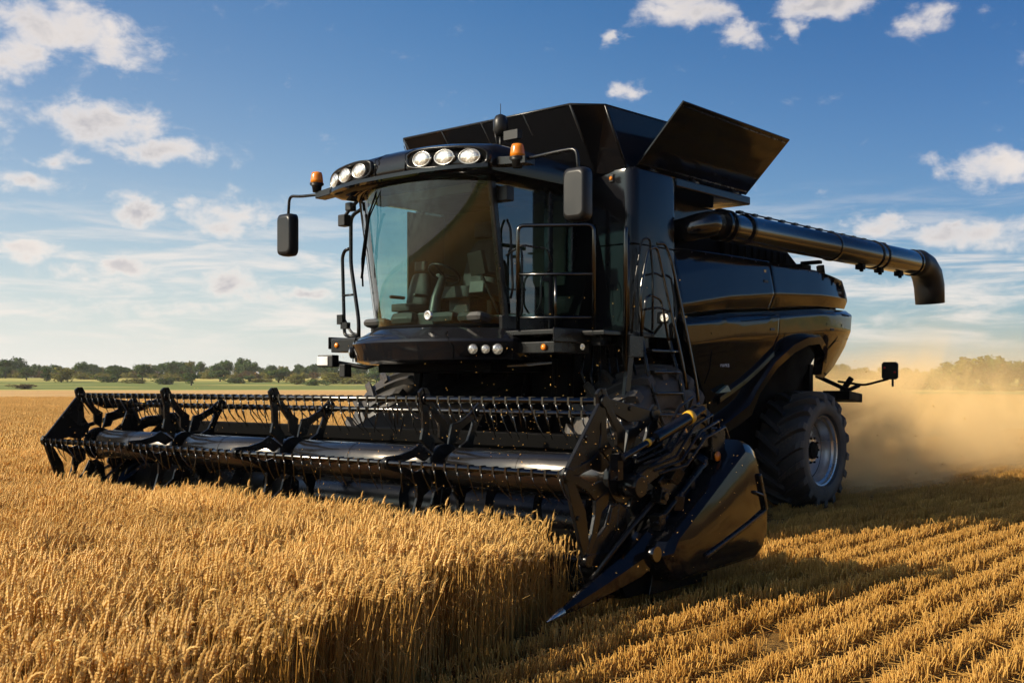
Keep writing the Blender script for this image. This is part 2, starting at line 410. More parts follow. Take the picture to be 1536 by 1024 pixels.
def stub_clump(seed, n, L):
    rng = random.Random(seed); m = MB(); tone = []
    for i in range(n):
        x = rng.uniform(-.5, .5) * L; y = rng.gauss(0, .040); h = rng.uniform(.10, .165)
        tilt = Vector((rng.gauss(0, .022), rng.gauss(0, .026), h)); n0 = len(m.v)
        r = rng.uniform(.0028, .0046); b = Vector((x, y, -.01))
        m.tube([b, b + tilt * .5, b + tilt + Vector((rng.gauss(0, .01), rng.gauss(0, .01), 0))], [r * .9, r, r * 1.15], 3, caps=False)
        tn = rng.random(); tone += [tn * .7 + .3 * (j // 3) / 2 for j in range(len(m.v) - n0)]
        if rng.random() < .12:
            n0 = len(m.v); la = rng.uniform(0, 6.28); ld = Vector((math.cos(la), math.sin(la), 0)); sd = Vector((-ld.y, ld.x, 0)) * .004; bb = b + tilt * rng.uniform(.4, .9); LL = rng.uniform(.06, .14); vs = []
            for k in range(3):
                s = k / 2; c_ = bb + ld * LL * s + Vector((0, 0, LL * (.7 * s - 1.1 * s * s))); vs += [c_ - sd * (1.1 - s), c_ + sd * (1.1 - s)]
            m.add(vs, [(0, 1, 3, 2), (2, 3, 5, 4)]); tone += [rng.random()] * (len(m.v) - n0)
    for i in range(int(n * .18)):               # loose straw lying between the rows
        n0 = len(m.v); a = rng.uniform(0, 3.14); c_ = Vector((rng.uniform(-.5, .5) * L, rng.uniform(-.24, .24), rng.uniform(.006, .05))); d = Vector((math.cos(a), math.sin(a), rng.uniform(-.15, .25))) * rng.uniform(.04, .13)
        m.tube([c_ - d, c_ + d * .2, c_ + d], .0028, 3, caps=False); tone += [.3 + .7 * rng.random()] * (len(m.v) - n0)
    m.tone = tone; return m
def scatter(name, protos, m, pts, base=None, extra=None):
    """one object: its points carry clump, turn and size; geometry nodes put the clumps on them"""
    me = bpy.data.meshes.new(name); me.from_pydata([p[:3] for p in pts], [], [])
    for an, ty, k in (('turn', 'FLOAT', 3), ('size', 'FLOAT', 4), ('which', 'INT', 5)):
        a = me.attributes.new(an, ty, 'POINT'); a.data.foreach_set('value', [p[k] for p in pts])
    me.materials.append(m)
    o = bpy.data.objects.new(name, me); col.objects.link(o)
    c = bpy.data.collections.new(name + '_clumps')
    for i, pm in enumerate(protos):
        q = bpy.data.objects.new('%s_clump_%02d' % (name, i), pm); c.objects.link(q)
    g = bpy.data.node_groups.new(name, 'GeometryNodeTree')
    g.interface.new_socket('Geometry', in_out='INPUT', socket_type='NodeSocketGeometry'); g.interface.new_socket('Geometry', in_out='OUTPUT', socket_type='NodeSocketGeometry')
    N, Lk = g.nodes, g.links
    gi, go = N.new('NodeGroupInput'), N.new('NodeGroupOutput')
    ci = N.new('GeometryNodeCollectionInfo'); ci.inputs['Collection'].default_value = c; ci.inputs['Separate Children'].default_value = True; ci.inputs['Reset Children'].default_value = True
    ip = N.new('GeometryNodeInstanceOnPoints'); ip.inputs['Pick Instance'].default_value = True
    def attr(n_, ty):
        x = N.new('GeometryNodeInputNamedAttribute'); x.data_type = ty; x.inputs[0].default_value = n_; return x.outputs[0]
    Lk.new(attr('which', 'INT'), ip.inputs['Instance Index'])
    cx = N.new('ShaderNodeCombineXYZ'); Lk.new(attr('turn', 'FLOAT'), cx.inputs[2]); er = N.new('FunctionNodeEulerToRotation'); Lk.new(cx.outputs[0], er.inputs[0]); Lk.new(er.outputs[0], ip.inputs['Rotation'])
    cs = N.new('ShaderNodeCombineXYZ'); sz = attr('size', 'FLOAT')
    for i in range(3): Lk.new(sz, cs.inputs[i])
    Lk.new(cs.outputs[0], ip.inputs['Scale'])
    Lk.new(gi.outputs[0], ip.inputs['Points']); Lk.new(ci.outputs[0], ip.inputs['Instance']); Lk.new(ip.outputs[0], go.inputs[0])
    md = o.modifiers.new('scatter', 'NODES'); md.node_group = g
    return o
def view_uv(x, y):
    v = Vector((x - CAM.x, y - CAM.y, 0)); return v.dot(RGT), v.dot(FWD)
def wheat():
    HD = [wheat_clump(10 + i, True, 118, .5).mesh('wheat_near', WHEAT) for i in range(6)]
    LO = [wheat_clump(30 + i, False, 95, .5).mesh('wheat_far', WHEAT) for i in range(4)]
    rng = random.Random(3); pts = []
    step = .34
    for i in range(-330, 120):
        for j in range(-330, 5):
            x, y = CAM.x + i * step, CAM.y + j * step
            r, d = view_uv(x, y)
            if d < .4 or d > 95: continue
            if r < -.60 * d - 4.0 or r > .15 * d + 1.5: continue
            if d > 45 and (i + j) % 2: continue
            x += rng.uniform(-.17, .17); y += rng.uniform(-.17, .17)
            if not standing(x, y): continue
            near = d < 17
            # crop already bent under the reel and gathered by the knife keeps clear of the table
            if x < 3.75 and y > -4.2: continue
            pts.append((x, y, 0, rng.uniform(-.5, .5) + rng.choice((0, 0, 0, .8, -.8)), rng.uniform(.90, 1.06) * (.88 if x < 4.7 and y > -4.2 else 1), rng.randrange(6) if near else 6 + rng.randrange(4)))
    o = scatter('wheat', HD + LO, WHEAT, pts)
    tag(o, 'ripe golden wheat still standing in front of the header', 'wheat', kind='stuff')
    # the far crop closes into one canopy
    m = MB(); vs = []; nr, na = 40, 60
    for i in range(nr + 1):
        d = 70 * (245 / 70) ** (i / nr)
        for k in range(na + 1):
            s = -.75 + .95 * k / na
            P = CAM + FWD * d + RGT * (s * d)
            vs.append((P.x, P.y, .55 if i in (0, nr) else .70 + .03 * math.sin(P.x * .13) * math.cos(P.y * .17)))
    fs = [(i * (na + 1) + k, i * (na + 1) + k + 1, (i + 1) * (na + 1) + k + 1, (i + 1) * (na + 1) + k) for i in range(nr) for k in range(na)]
    fs = [f for f in fs if all(standing(vs[q][0], vs[q][1]) for q in f)]
    m.add(vs, fs, True)
    fm, t, out = mat('far_crop')
    pos = t.new('ShaderNodeNewGeometry').outputs['Position']
    a = t.noise(1.8, 8, .75, pos); b = t.noise(.035, 4, .6, t.vscale(pos, (1, 2.5, 1)))
    c = t.mix(t.ramp(a, .3, .7), (.36, .18, .04, 1), (.58, .34, .10, 1)); c = t.mix(t.ramp(b, .4, .65, 0, .5), c, (.62, .42, .18, 1))
    p = principled(t, Base_Color=c, Roughness=.9); t.l.new(bump(t, a, .8, .25), p.inputs['Normal']); t.l.new(p.outputs[0], out.inputs[0])
    q = m.build('far_wheat', fm, fix=False); tag(q, 'distant golden wheat field behind the reel, up to the green hedges', 'wheat field', kind='stuff')
wheat()
def stubble():
    P = [stub_clump(50 + i, 120, .5).mesh('stubble_row', STUB) for i in range(6)]
    Q = [stub_clump(70 + i, 55, .5).mesh('stubble_row_far', STUB) for i in range(3)]
    rng = random.Random(5); pts = []
    j = 0
    for j in range(-42, 42):
        y = 4.20 + j * .37
        for i in range(-240, 60):
            x = i * .45 + rng.uniform(-.08, .08)
            yy = y + .035 * math.sin(x * .35 + j * .2) + rng.uniform(-.012, .012)
            r, d = view_uv(x, yy)
            if d < -2 or d > 75 or abs(r) > .60 * d + 4.0: continue
            if standing(x, yy) and not (3.2 < x < 3.8 and -4.2 < yy < 4.1): continue
            track = abs(abs(yy) - 1.7) < .5 and x < -3.5 or abs(abs(yy) - 1.85) < .5 and x < 1
            if rng.random() < (.15 if track else .02): continue
            pts.append((x, yy, 0, rng.choice((0, math.pi)) + rng.uniform(-.05, .05), rng.uniform(.85, 1.2) * (.72 if track else 1), rng.randrange(6) if d < 22 else 6 + rng.randrange(3)))
    o = scatter('stubble', P + Q, STUB, pts)
    tag(o, 'cut straw stubble in rows on the harvested side', 'stubble', kind='stuff')
stubble()

# ------------------------------------------------------------------ trees
def crown_mesh(seed, kind, m, n=950):
    rng = random.Random(seed); b = MB(); tone = []
    lobes = []
    for i in range(rng.randint(9, 13)):
        a = rng.uniform(0, 6.28)
        if kind == 'round': p = Vector((math.cos(a) * rng.uniform(0, .32), math.sin(a) * rng.uniform(0, .32), rng.uniform(.18, .80))); r = rng.uniform(.16, .26)
        elif kind == 'tall': p = Vector((math.cos(a) * rng.uniform(0, .15), math.sin(a) * rng.uniform(0, .15), rng.uniform(.16, .88))); r = rng.uniform(.12, .19)
        else: p = Vector((math.cos(a) * rng.uniform(0, .48), math.sin(a) * rng.uniform(0, .48), rng.uniform(.10, .50))); r = rng.uniform(.18, .30)
        lobes.append((p, r, rng.random()))
    for i in range(n):
        p, r, lt = rng.choice(lobes)
        u = Vector((rng.gauss(0, 1), rng.gauss(0, 1), rng.gauss(0, 1))).normalized(); c = p + u * r * rng.uniform(.55, 1.08)
        if c.z < .01: continue
        s = rng.uniform(.025, .058); q = Vector((rng.gauss(0, 1), rng.gauss(0, 1), rng.gauss(0, 1))).normalized(); nrm = (u + q * .7).normalized()
        e1 = nrm.orthogonal().normalized(); e1 = Matrix.Rotation(rng.uniform(0, 6.28), 3, nrm) @ e1; e2 = nrm.cross(e1)
        n0 = len(b.v)
        b.add([c + e1 * s, c + e2 * s * .8 + nrm * s * .3, c - e1 * s * .9, c - e2 * s * .9 - nrm * s * .2, ], [(0, 1, 2, 3)])
        tone += [max(0, min(1, .25 + .5 * lt + rng.uniform(-.25, .25)))] * (len(b.v) - n0)
    b.tone = tone; return b.mesh('crown', m)
def trunk_mesh(seed):
    rng = random.Random(seed); b = MB()
    b.tube([(0, 0, -.03), (.01, 0, .2), (.0, .01, .45), (.01, .0, .7)], [.035, .026, .018, .006], 6)
    for i in range(5):
        a = rng.uniform(0, 6.28); z = rng.uniform(.18, .45); b.tube([(0, 0, z), (math.cos(a) * .12, math.sin(a) * .12, z + .12), (math.cos(a) * .24, math.sin(a) * .24, z + .28)], [.014, .009, .003], 5)
    return b.mesh('trunk', BARK)
CROWNS = {k: [crown_mesh(s + i, kd, m) for i in range(2)] for k, s, kd, m in (('dark', 1, 'round', LEAF1), ('olive', 11, 'round', LEAF2), ('tall', 21, 'tall', LEAF1), ('bush', 31, 'bush', LEAF2), ('darkbush', 41, 'bush', LEAF1), ('russet', 51, 'bush', LEAF3))}
TRUNK = trunk_mesh(5)
def spot(px, d):
    P = CAM + FWD * d + RGT * ((px - 768) / 1664.7 * d); return P.x, P.y, ground_z(P.x, P.y)
def tree(name, px, d, h, wd, kind, label, cat, group, i=0):
    x, y, z = spot(px, d); o = empty(name, (x, y, z - .05)); tag(o, label, cat, group)
    o.scale = (wd, wd, h); o.rotation_euler.z = px * 1.7
    for nm, me in (('crown', CROWNS[kind][i % 2]), ('trunk', TRUNK)):
        q = bpy.data.objects.new(nm, me); col.objects.link(q); q.parent = o
# hedgerow trees that stand by themselves, left side: px, distance, height, width, kind, label
HEDGE = [
 (8, 430, 12.5, 10, 'tall', 'tall dark tree at the left end of the wood, higher than its neighbours'),
 (40, 400, 7.5, 9, 'dark', 'dark round tree beside the tall end tree of the wood'),
 (70, 385, 8.0, 7, 'tall', 'dark narrow tree standing in the meadow hedge, first from the left'),
 (92, 375, 9.0, 10, 'olive', 'broad olive green tree in front of the wood, widest in the meadow'),
 (38, 300, 3.2, 8, 'russet', 'low russet bush at the near edge of the meadow'),
 (130, 420, 5.0, 14, 'bush', 'long pale hedge bush right of the broad olive tree'),
 (160, 380, 5.5, 9, 'darkbush', 'dark low bush in mid meadow behind the reel end'),
 (176, 400, 9.0, 11, 'dark', 'dark spreading tree above the first reel spider'),
 (205, 370, 5.2, 9, 'bush', 'pale green bush just right of the dark spreading tree'),
 (214, 410, 10.0, 10, 'dark', 'dark tall tree behind the pale green bush'),
 (245, 360, 5.8, 8, 'darkbush', 'dark low bush over the second reel bar joint'),
 (287, 350, 7.0, 8, 'dark', 'dark rounded tree alone at the wheat edge, mid left'),
 (268, 400, 5.0, 12, 'bush', 'flat pale hedge bush left of the lone rounded tree'),
 (330, 400, 7.0, 10, 'dark', 'dark round tree right of the lone rounded tree'),
 (352, 380, 5.0, 8, 'darkbush', 'small dark bush at the foot of the wood, centre left'),
 (374, 390, 4.2, 5, 'dark', 'smallest round dark bush by the wheat edge'),
 (392, 395, 4.0, 10, 'bush', 'low pale bush between two dark round trees'),
 (418, 390, 8.0, 11, 'dark', 'dark wide tree above the third reel spider'),
 (445, 370, 6.0, 9, 'olive', 'olive tree near the left lamp of the cab'),
 (472, 360, 5.5, 8, 'darkbush', 'dark bush just left of the front tyre'),
 (500, 380, 7.0, 10, 'olive', 'olive bushy tree under the white side lamp'),
 (535, 380, 6.2, 11, 'bush', 'pale bush seen just above the tyre'),
 (565, 390, 7.5, 10, 'dark', 'dark tree half behind the tyre and nose'),
]
for i, (px, d, h, wd, k, lb) in enumerate(HEDGE):
    h, wd = h * .60, wd * .95; tree('hedge_bush' if 'bush' in k or k == 'russet' else 'hedge_tree', px, d, h, wd, k, lb, 'bush' if 'bush' in k or k == 'russet' else 'tree', 'trees and bushes of the meadow hedge', i)
EAST = [
 (1345, 300, 6.0, 9, 'olive', 'hazy olive tree half lost in the dust'), (1375, 300, 6.6, 10, 'russet', 'russet bush veiled by the dust cloud'),
 (1402, 295, 6.2, 9, 'olive', 'low olive tree at the left end of the right hand wood'), (1428, 290, 7.4, 10, 'dark', 'dark tree joining the tallest pair on the right'),
 (1456, 285, 9.2, 13, 'olive', 'tallest broad tree of the right hand wood'), (1487, 285, 9.0, 12, 'dark', 'dark broad tree beside the tallest one on the right'),
 (1512, 290, 7.6, 8, 'tall', 'narrow dark tree near the right edge of the view'), (1534, 285, 8.2, 11, 'dark', 'dark tree at the far right end of the wood'),
 (1470, 280, 3.2, 12, 'bush', 'pale bush at the foot of the tallest right hand tree'), (1510, 280, 2.8, 12, 'bush', 'low pale bush at the foot of the narrow tree'),
 (1562, 290, 7.4, 11, 'olive', 'olive tree just past the right edge')]
for i, (px, d, h, wd, k, lb) in enumerate(EAST[:10]):
    tree('field_tree' if 'bush' not in k and k != 'russet' else 'field_bush', px, d, h, wd, k, lb, 'tree' if 'bush' not in k and k != 'russet' else 'bush', 'trees of the wood on the right', i)
def woods():
    rng = random.Random(8); pts = []
    for k in range(820):
        px = rng.uniform(-420, 1980); d = rng.uniform(470, 640)
        if 640 < px < 1240: d += 40
        x, y, z = spot(px, d)
        hh = (6.2 + 1.2 * math.sin(px * .021 + 1) + 1.0 * math.sin(px * .057) + rng.uniform(-1.4, 1.4)) * (1 if px < 640 else .85)
        pts.append((x, y, z - .1, rng.uniform(0, 6), hh, rng.choice((0, 0, 1, 1, 2, 3, 4, 5))))
    for k in range(560):                      # undergrowth closing the foot of the wood
        px = rng.uniform(-420, 1980); d = rng.uniform(440, 480)
        x, y, z = spot(px, d); pts.append((x, y, z - .2, rng.uniform(0, 6), rng.uniform(3, 4.8), rng.choice((6, 7, 6, 8))))
    o = scatter('woods', CROWNS['dark'] + CROWNS['olive'][:1] + CROWNS['dark'] + CROWNS['tall'][:1] + CROWNS['bush'] + CROWNS['russet'][:1], LEAF1, pts)
    tag(o, 'far off green wood along the horizon behind the fields', 'woods', kind='stuff')
woods()

# ------------------------------------------------------------------ combine harvester
H = tag(empty('combine_harvester', (0, 0, 0)), 'glossy black combine harvester cutting wheat with a wide reel header', 'combine harvester')
PI = math.pi
def lerp(a, b, t): return a + (b - a) * t
def piece(x, pts):                              # piecewise linear, pts ordered by falling x
    if x >= pts[0][0]: return pts[0][1]
    for (x0, z0), (x1, z1) in zip(pts, pts[1:]):
        if x >= x1: return lerp(z0, z1, (x0 - x) / (x0 - x1) if x0 != x1 else 1)
    return pts[-1][1]

# --- chassis and running gear
b = MB()
b.prism([(.55, 1.15), (.55, 2.3), (.05, 3.9), (-2.75, 3.9), (-2.75, 3.4), (-5.6, 3.2), (-5.7, 2.3), (-5.0, 1.75), (-3.2, 1.45), (-1.2, 1.0)], 'y', -1.28, 1.28)
b.box(-.35, .35, -1.45, 1.45, .72, 1.18); b.tube([(0, -1.6, 1.02), (0, 1.6, 1.02)], .17, 16)
b.tube([(-4.46, -1.4, .79), (-4.46, 1.4, .79)], .13, 12); b.box(-4.62, -4.3, -.5, .5, .7, 1.6)
b.box(.55, 1.55, -.9, .9, 1.95, 2.08); b.box(.35, .62, -1.25, 1.25, 1.2, 2.2)
for y in (-1.0, 1.0): b.rbox((-4.46, y, 1.25), (.3, .18, .9))
b.rbox((-4.05, 0, 1.85), (2.1, 2.5, 1.2)); b.rbox((-2.2, 0, 1.02), (3.0, 2.5, .76)); b.rbox((-5.3, 0, 1.85), (.7, 2.4, .7)); b.rbox((-3.9, .0, 1.0), (.9, 2.4, .7))
for i in range(7):                              # belts, gear cases and hoses under the cab
    y = -1.1 + i * .36; b.tube([(.62, y, 2.1), (.74 + .05 * (i % 3), y + .08, 1.7), (.66, y - .05, 1.3)], .03 + .01 * (i % 2), 8)
for i, (x, z, r) in enumerate(((-1.6, 1.75, .32), (-2.4, 2.1, .26), (-1.2, 2.3, .22), (-3.3, 2.35, .20))):
    b.lathe([(1.28, .01), (1.28, r), (1.40, r), (1.40, r * .6), (1.36, r * .5), (1.36, .01)], 24, Matrix.Translation((x, 0, z)))
b.build('chassis', DARK, H, .012)

# --- side skins
def skin(name, x0, x1, top, bot, yf, nx=36, nz=12, m=BLACK, sgn=1, parent=H, thick=.035):
    b = MB(); vs = []
    xs = sorted(set([lerp(x0, x1, i / nx) for i in range(nx + 1)] + [p[0] for p in top + bot if x1 < p[0] < x0]), reverse=True)
    for x in xs:
        zt, zb = piece(x, top), piece(x, bot)
        for k in range(nz + 1):
            z = lerp(zb, zt, k / nz); vs.append((x, sgn * yf(x, z), z))
    n = nz + 1
    fs = [(i * n + k, (i + 1) * n + k, (i + 1) * n + k + 1, i * n + k + 1) for i in range(len(xs) - 1) for k in range(nz)]
    if sgn < 0: fs = [f[::-1] for f in fs]
    b.add(vs, fs, True); o = b.build(name, m, parent, fix=False)
    md = o.modifiers.new('solid', 'SOLIDIFY'); md.thickness = thick; md.offset = 1 if False else -1
    md2 = o.modifiers.new('bevel', 'BEVEL'); md2.width = .012; md2.segments = 2; md2.limit_method = 'ANGLE'; md2.angle_limit = R(50)
    return o
UT = [(-.83, 3.47), (-1.76, 3.485), (-3.2, 3.49), (-4.6, 3.47), (-5.66, 3.40), (-5.86, 3.1), (-5.89, 3.0)]
CR = [(-.83, 2.62), (-2.0, 2.74), (-3.34, 2.83), (-4.6, 2.93), (-5.9, 2.97)]
LB = [(-.83, 2.33), (-1.25, 2.02), (-2.1, 1.34), (-2.18, 1.09), (-2.86, 1.36), (-2.95, 1.67), (-3.24, 2.02), (-3.60, 2.24), (-3.95, 2.35), (-4.32, 2.38), (-4.65, 2.24), (-4.8, 1.95), (-5.21, 1.90), (-5.54, 2.07), (-5.9, 2.42)]
C2 = [(-.83, 2.76), (-2.0, 2.93), (-3.3, 3.05), (-4.6, 3.11), (-5.9, 3.13)]
def y_up(x, z):
    e = max(0, (-x - 4.6) / 1.3); c = piece(x, C2); u = z - c
    f = 1.84 - .16 * max(0, u) - .10 * max(0, u - .38) if u > 0 else 1.84 + .42 * u
    return f - .14 * e * e
def y_lo(x, z):
    c = piece(x, CR); s = (c - z); e = max(0, (-x - 4.6) / 1.3)
    f = .13 * math.exp(-((s - .10) / .07) ** 2) if s < .10 else .13 - .03 * min(1, (s - .10) / .4)
    return 1.78 + f - .34 * max(0, s - .34) - .15 * e * e
up2 = [(x, z - .012) for x, z in CR]
for sg in (1, -1):
    skin('upper_side_panel', -.83, -3.20, UT, [(x, z + .012) for x, z in CR], y_up, nz=30, sgn=sg)
    skin('rear_upper_side_panel', -3.215, -5.87, UT, [(x, z + .012) for x, z in CR], y_up, nz=30, sgn=sg)
    skin('lower_side_panel', -.83, -3.20, up2, LB, y_lo, nz=26, nx=60, sgn=sg)
    skin('rear_side_panel', -3.215, -5.88, up2, LB, y_lo, nz=26, nx=60, sgn=sg)
    b = MB()                                   # wheel arch lip standing proud of the panel
    arch = [(-2.20, 1.13), (-2.60, 1.28), (-2.86, 1.40), (-2.97, 1.69), (-3.24, 2.03), (-3.60, 2.25), (-3.95, 2.36), (-4.32, 2.39), (-4.65, 2.25), (-4.82, 1.96)]
    outer = [(-2.12, 1.30), (-2.50, 1.50), (-2.74, 1.62), (-2.86, 1.80), (-3.12, 2.16), (-3.52, 2.41), (-3.93, 2.53), (-4.36, 2.55), (-4.76, 2.38), (-4.97, 2.02)]
    rings = []
    for (xi, zi), (xo, zo) in zip(arch, outer):
        xo, zo = lerp(xi, xo, .92), lerp(zi, zo, .92); y0 = y_lo(xo, zo) - .01; rings.append([(xo, sg * y0, zo), (lerp(xo, xi, .10), sg * (y0 + .07), lerp(zo, zi, .10)), (lerp(xo, xi, .30), sg * (y0 + .115), lerp(zo, zi, .30)), (xi, sg * (y0 + .10), zi), (xi, sg * (y0 - .03), zi - .004)])
    b.loft(rings, closed=False, caps=False); b.build('wheel_arch', BLACK, H, auto=R(35))
    for x, z in ((-3.02, 2.55), (-4.9, 2.62), (-3.0, 3.2), (-5.4, 3.2)): b = MB(); b.rbox((x, sg * (y_lo(x, z) if z < 2.9 else y_up(x, z)), z), (.12, .02, .035)); b.build('latch', PLASTIC, H, .006)
# diagonal moulding and seam across the lower left panel
b = MB(); pts = [(-2.05, 1.62), (-2.55, 1.84), (-2.80, 1.98), (-3.18, 2.24)]
for (xa, za), (xb, zb) in zip(pts, pts[1:]):
    b.loft([[(x, y_lo(x, z) + dy, z + dz) for dy, dz in ((0, .06), (.05, .03), (.05, -.05), (0, -.08))] for x, z in ((xa, za), (xb, zb))], True, True, False)
b.build('side_moulding', BLACK, H, .008)
b = MB(); b.tube([(-1.42, y_lo(-1.42, 2.45) + .001, 2.45), (-1.55, y_lo(-1.55, 2.2) + .001, 2.2), (-1.62, y_lo(-1.62, 2.0), 2.0), (-1.60, y_lo(-1.6, 1.82), 1.82)], .006, 6); b.build('panel_seam', DARK, H)
def seam(pts, f): b = MB(); b.tube([(x, f(x, z) + .002, z) for x, z in pts], .006, 6); b.build('panel_seam', DARK, H)
seam([(-3.36, 2.80), (-3.40, 2.5), (-3.34, 2.3), (-3.22, 2.1)], y_lo); seam([(-4.62, 2.90), (-4.70, 2.7), (-4.68, 2.45)], y_lo); seam([(-5.2, 2.92), (-5.3, 2.7), (-5.22, 2.5), (-5.0, 2.36)], y_lo); seam([(-5.86, 2.52), (-5.2, 2.46), (-4.95, 2.30)], y_lo)
seam([(-.86, 2.70), (-1.5, 2.70), (-2.2, 2.62), (-3.18, 2.72)], y_lo)
for x, z in ((-.98, 2.62), (-3.02, 3.34)): b = MB(); b.rbox((x, (y_lo(x, z) if z < 2.7 else y_up(x, z)) + .001, z), (.05, .006, .035)); b.build('warning_decal', YELLOW, H)
for x in [-.95 - .31 * k for k in range(16)]:
    b = MB(); z = piece(x, UT) - .035; b.lathe([(0, .001), (0, .012), (.006, .010), (.008, .001)], 8, Matrix.Translation((x, y_up(x, z), z))); b.build('bolt', SATIN, H)
def text(s, size, loc, rot, m, parent, name):
    c = bpy.data.curves.new(name, 'FONT'); c.body = s; c.size = size; c.extrude = .001; c.align_x = 'CENTER'; c.align_y = 'CENTER'; c.materials.append(m)
    t_ = bpy.data.objects.new(name, c); col.objects.link(t_); bpy.context.view_layer.update(); me = bpy.data.meshes.new_from_object(t_); bpy.data.objects.remove(t_)
    o = bpy.data.objects.new(name, me); col.objects.link(o); o.location = loc; o.rotation_euler = rot; o.parent = parent; return o
text('HX4.8', .085, (-1.98, y_lo(-1.98, 2.06) + .006, 2.06), (R(90) - R(8), 0, R(180)), WHITE, H, 'model_lettering')
b = MB(); b.prism([(-1.93, 1.70), (-2.16, 1.80), (-2.24, 1.72)], 'y', y_lo(-2.05, 1.75) + .0, y_lo(-2.05, 1.75) + .055); b.build('badge', plain('green_grey_badge', (.10, .20, .17), .3), H)

# --- rear hood, deck, hitch
b = MB()
b.loft([[(-5.86, y * 1.52, z) for y, z in ((-1, 2.45), (-1, 3.05), (-.9, 3.38), (.9, 3.38), (1, 3.05), (1, 2.45))], [(-6.02, y * 1.3, z) for y, z in ((-1, 2.35), (-1, 3.0), (-.9, 3.25), (.9, 3.25), (1, 3.0), (1, 2.35))]])
b.loft([[(-2.7, -1.76, 3.47), (-2.7, -1.2, 3.60), (-2.7, 1.2, 3.60), (-2.7, 1.76, 3.47)], [(-5.6, -1.70, 3.39), (-5.6, -1.2, 3.50), (-5.6, 1.2, 3.50), (-5.6, 1.70, 3.39)]], closed=True, smooth=False)
b.build('rear_hood', BLACK, H, .02)
b = MB(); b.prism([(-2.70, 3.5), (-2.70, 3.86), (-4.5, 3.80), (-5.1, 3.5)], 'y', -1.35, 1.35)
for i in range(9): b.rbox((-2.9 - i * .2, 1.36, 3.66), (.10, .03, .16))
b.build('engine_deck', DARK, H, .015)
b = MB(); b.rbox((-5.95, 0, 1.60), (.30, 2.2, .20)); b.rbox((-5.75, 1.25, 1.62), (.8, .5, .12)); b.rbox((-5.45, 1.15, 1.85), (.14, .3, .55)); b.rbox((-6.25, 1.45, 1.62), (.75, .42, .14), (0, R(-4), R(8))); b.rbox((-5.6, .75, 1.8), (.7, .2, .5)); b.rbox((-5.6, -.75, 1.8), (.7, .2, .5))
b.rail([(-5.6, 1.3, 1.95), (-6.0, 1.65, 1.72), (-6.3, 1.7, 1.80)], .035); b.tube([(-6.1, 1.5, 1.70), (-6.2, 1.62, 1.92)], .05, 8)
b.build('rear_hitch', DARK, H, .015)
b = MB(); b.rail([(-5.85, 1.55, 1.86), (-6.15, 1.85, 1.80), (-6.25, 2.2, 1.90), (-6.25, 2.26, 1.95)], .018); mk = b.build('marker_arm', DARK, H)
b = MB(); b.prism([(y, z) for y, z in ((2.09, 1.92), (2.12, 1.89), (2.31, 1.89), (2.345, 1.92), (2.345, 2.13), (2.31, 2.16), (2.12, 2.16), (2.09, 2.13))], 'x', -6.27, -6.23); b.rbox((-6.25, 2.26, 1.84), (.03, .03, .12)); b.build('marker_board', PLASTIC, mk, .006)
b = MB(); b.lathe([(0, .001), (0, .018), (.008, .016), (.008, .001)], 12, Matrix.Translation((-6.226, 2.14, 2.07)) @ Matrix.Rotation(-PI / 2, 4, 'Z')); b.build('reflector', RED, mk); b = MB(); b.lathe([(0, .001), (0, .018), (.008, .016), (.008, .001)], 12, Matrix.Translation((-6.226, 2.30, 2.0)) @ Matrix.Rotation(-PI / 2, 4, 'Z')); b.build('reflector', RED, mk)

# --- shoulders beside the cab and the tank
def rrect(x0, x1, y0, y1, r, k=5):
    out = []
    for cx, cy, a0 in ((x1 - r, y1 - r, 0), (x0 + r, y1 - r, 90), (x0 + r, y0 + r, 180), (x1 - r, y0 + r, 270)):
        for i in range(k + 1): a = R(a0 + 90 * i / k); out.append((cx + r * math.cos(a), cy + r * math.sin(a)))
    return out
for sg in (1, -1):
    b = MB(); ring = rrect(-.83, .12, 1.05, 1.80, .13)
    b.loft([[(x, sg * y, 2.36) for x, y in ring], [(x, sg * y, 3.42) for x, y in ring], [(x, sg * y, 4.2) for x, y in ring], [(lerp(-.36, x, .97), sg * lerp(1.42, y, .97), 4.275) for x, y in ring], [(lerp(-.36, x, .9), sg * lerp(1.42, y, .9), 4.30) for x, y in ring]])
    b.build('front_shoulder', BLACK, H, auto=R(30))
    b = MB(); b.box(-.84, .125, 1.04, 1.806, 3.405, 3.42); b.tube([(.10, 1.12, 2.4), (.128, 1.12, 4.1)], .006, 6)
    o = b.build('shoulder_seam', DARK, H); o.scale.y = sg
b = MB(); b.rbox((.128, 1.5, 4.18), (.02, .06, .09)); b.build('shoulder_lamp_housing', PLASTIC, H, .01)
b = MB(); b.lathe([(0, .001), (0, .026), (.012, .02), (.016, .001)], 14, Matrix.Translation((.137, 1.5, 4.18)) @ Matrix.Rotation(-PI / 2, 4, 'Z')); b.build('shoulder_lamp', AMBER, H)
b = MB()
b.box(-2.62, .05, -1.24, 1.24, 3.45, 4.18)
for sg in (1, -1): b.box(-2.68, -.845, min(sg * 1.0, sg * 1.76), max(sg * 1.0, sg * 1.76), 4.19, 4.30)
b.box(-2.69, -.80, -1.05, 1.05, 4.17, 4.29)
tank = b.build('grain_tank', BLACK, H, .018)
b = MB()                                       # flared tank extension, open at the top, welded corners
bot = [(.16, -1.30), (.16, 1.30), (.05, 1.66), (-2.55, 1.66), (-2.66, 1.3), (-2.66, -1.3), (-2.55, -1.66), (.05, -1.66)]
top = [(.70, -1.34), (.70, 1.34), (.42, 1.62), (-2.70, 1.80), (-2.85, 1.3), (-2.85, -1.3), (-2.70, -1.80), (.42, -1.62)]
b.loft([[(x, y, 4.26) for x, y in bot], [(x, y, 4.95) for x, y in top]], True, False, False)
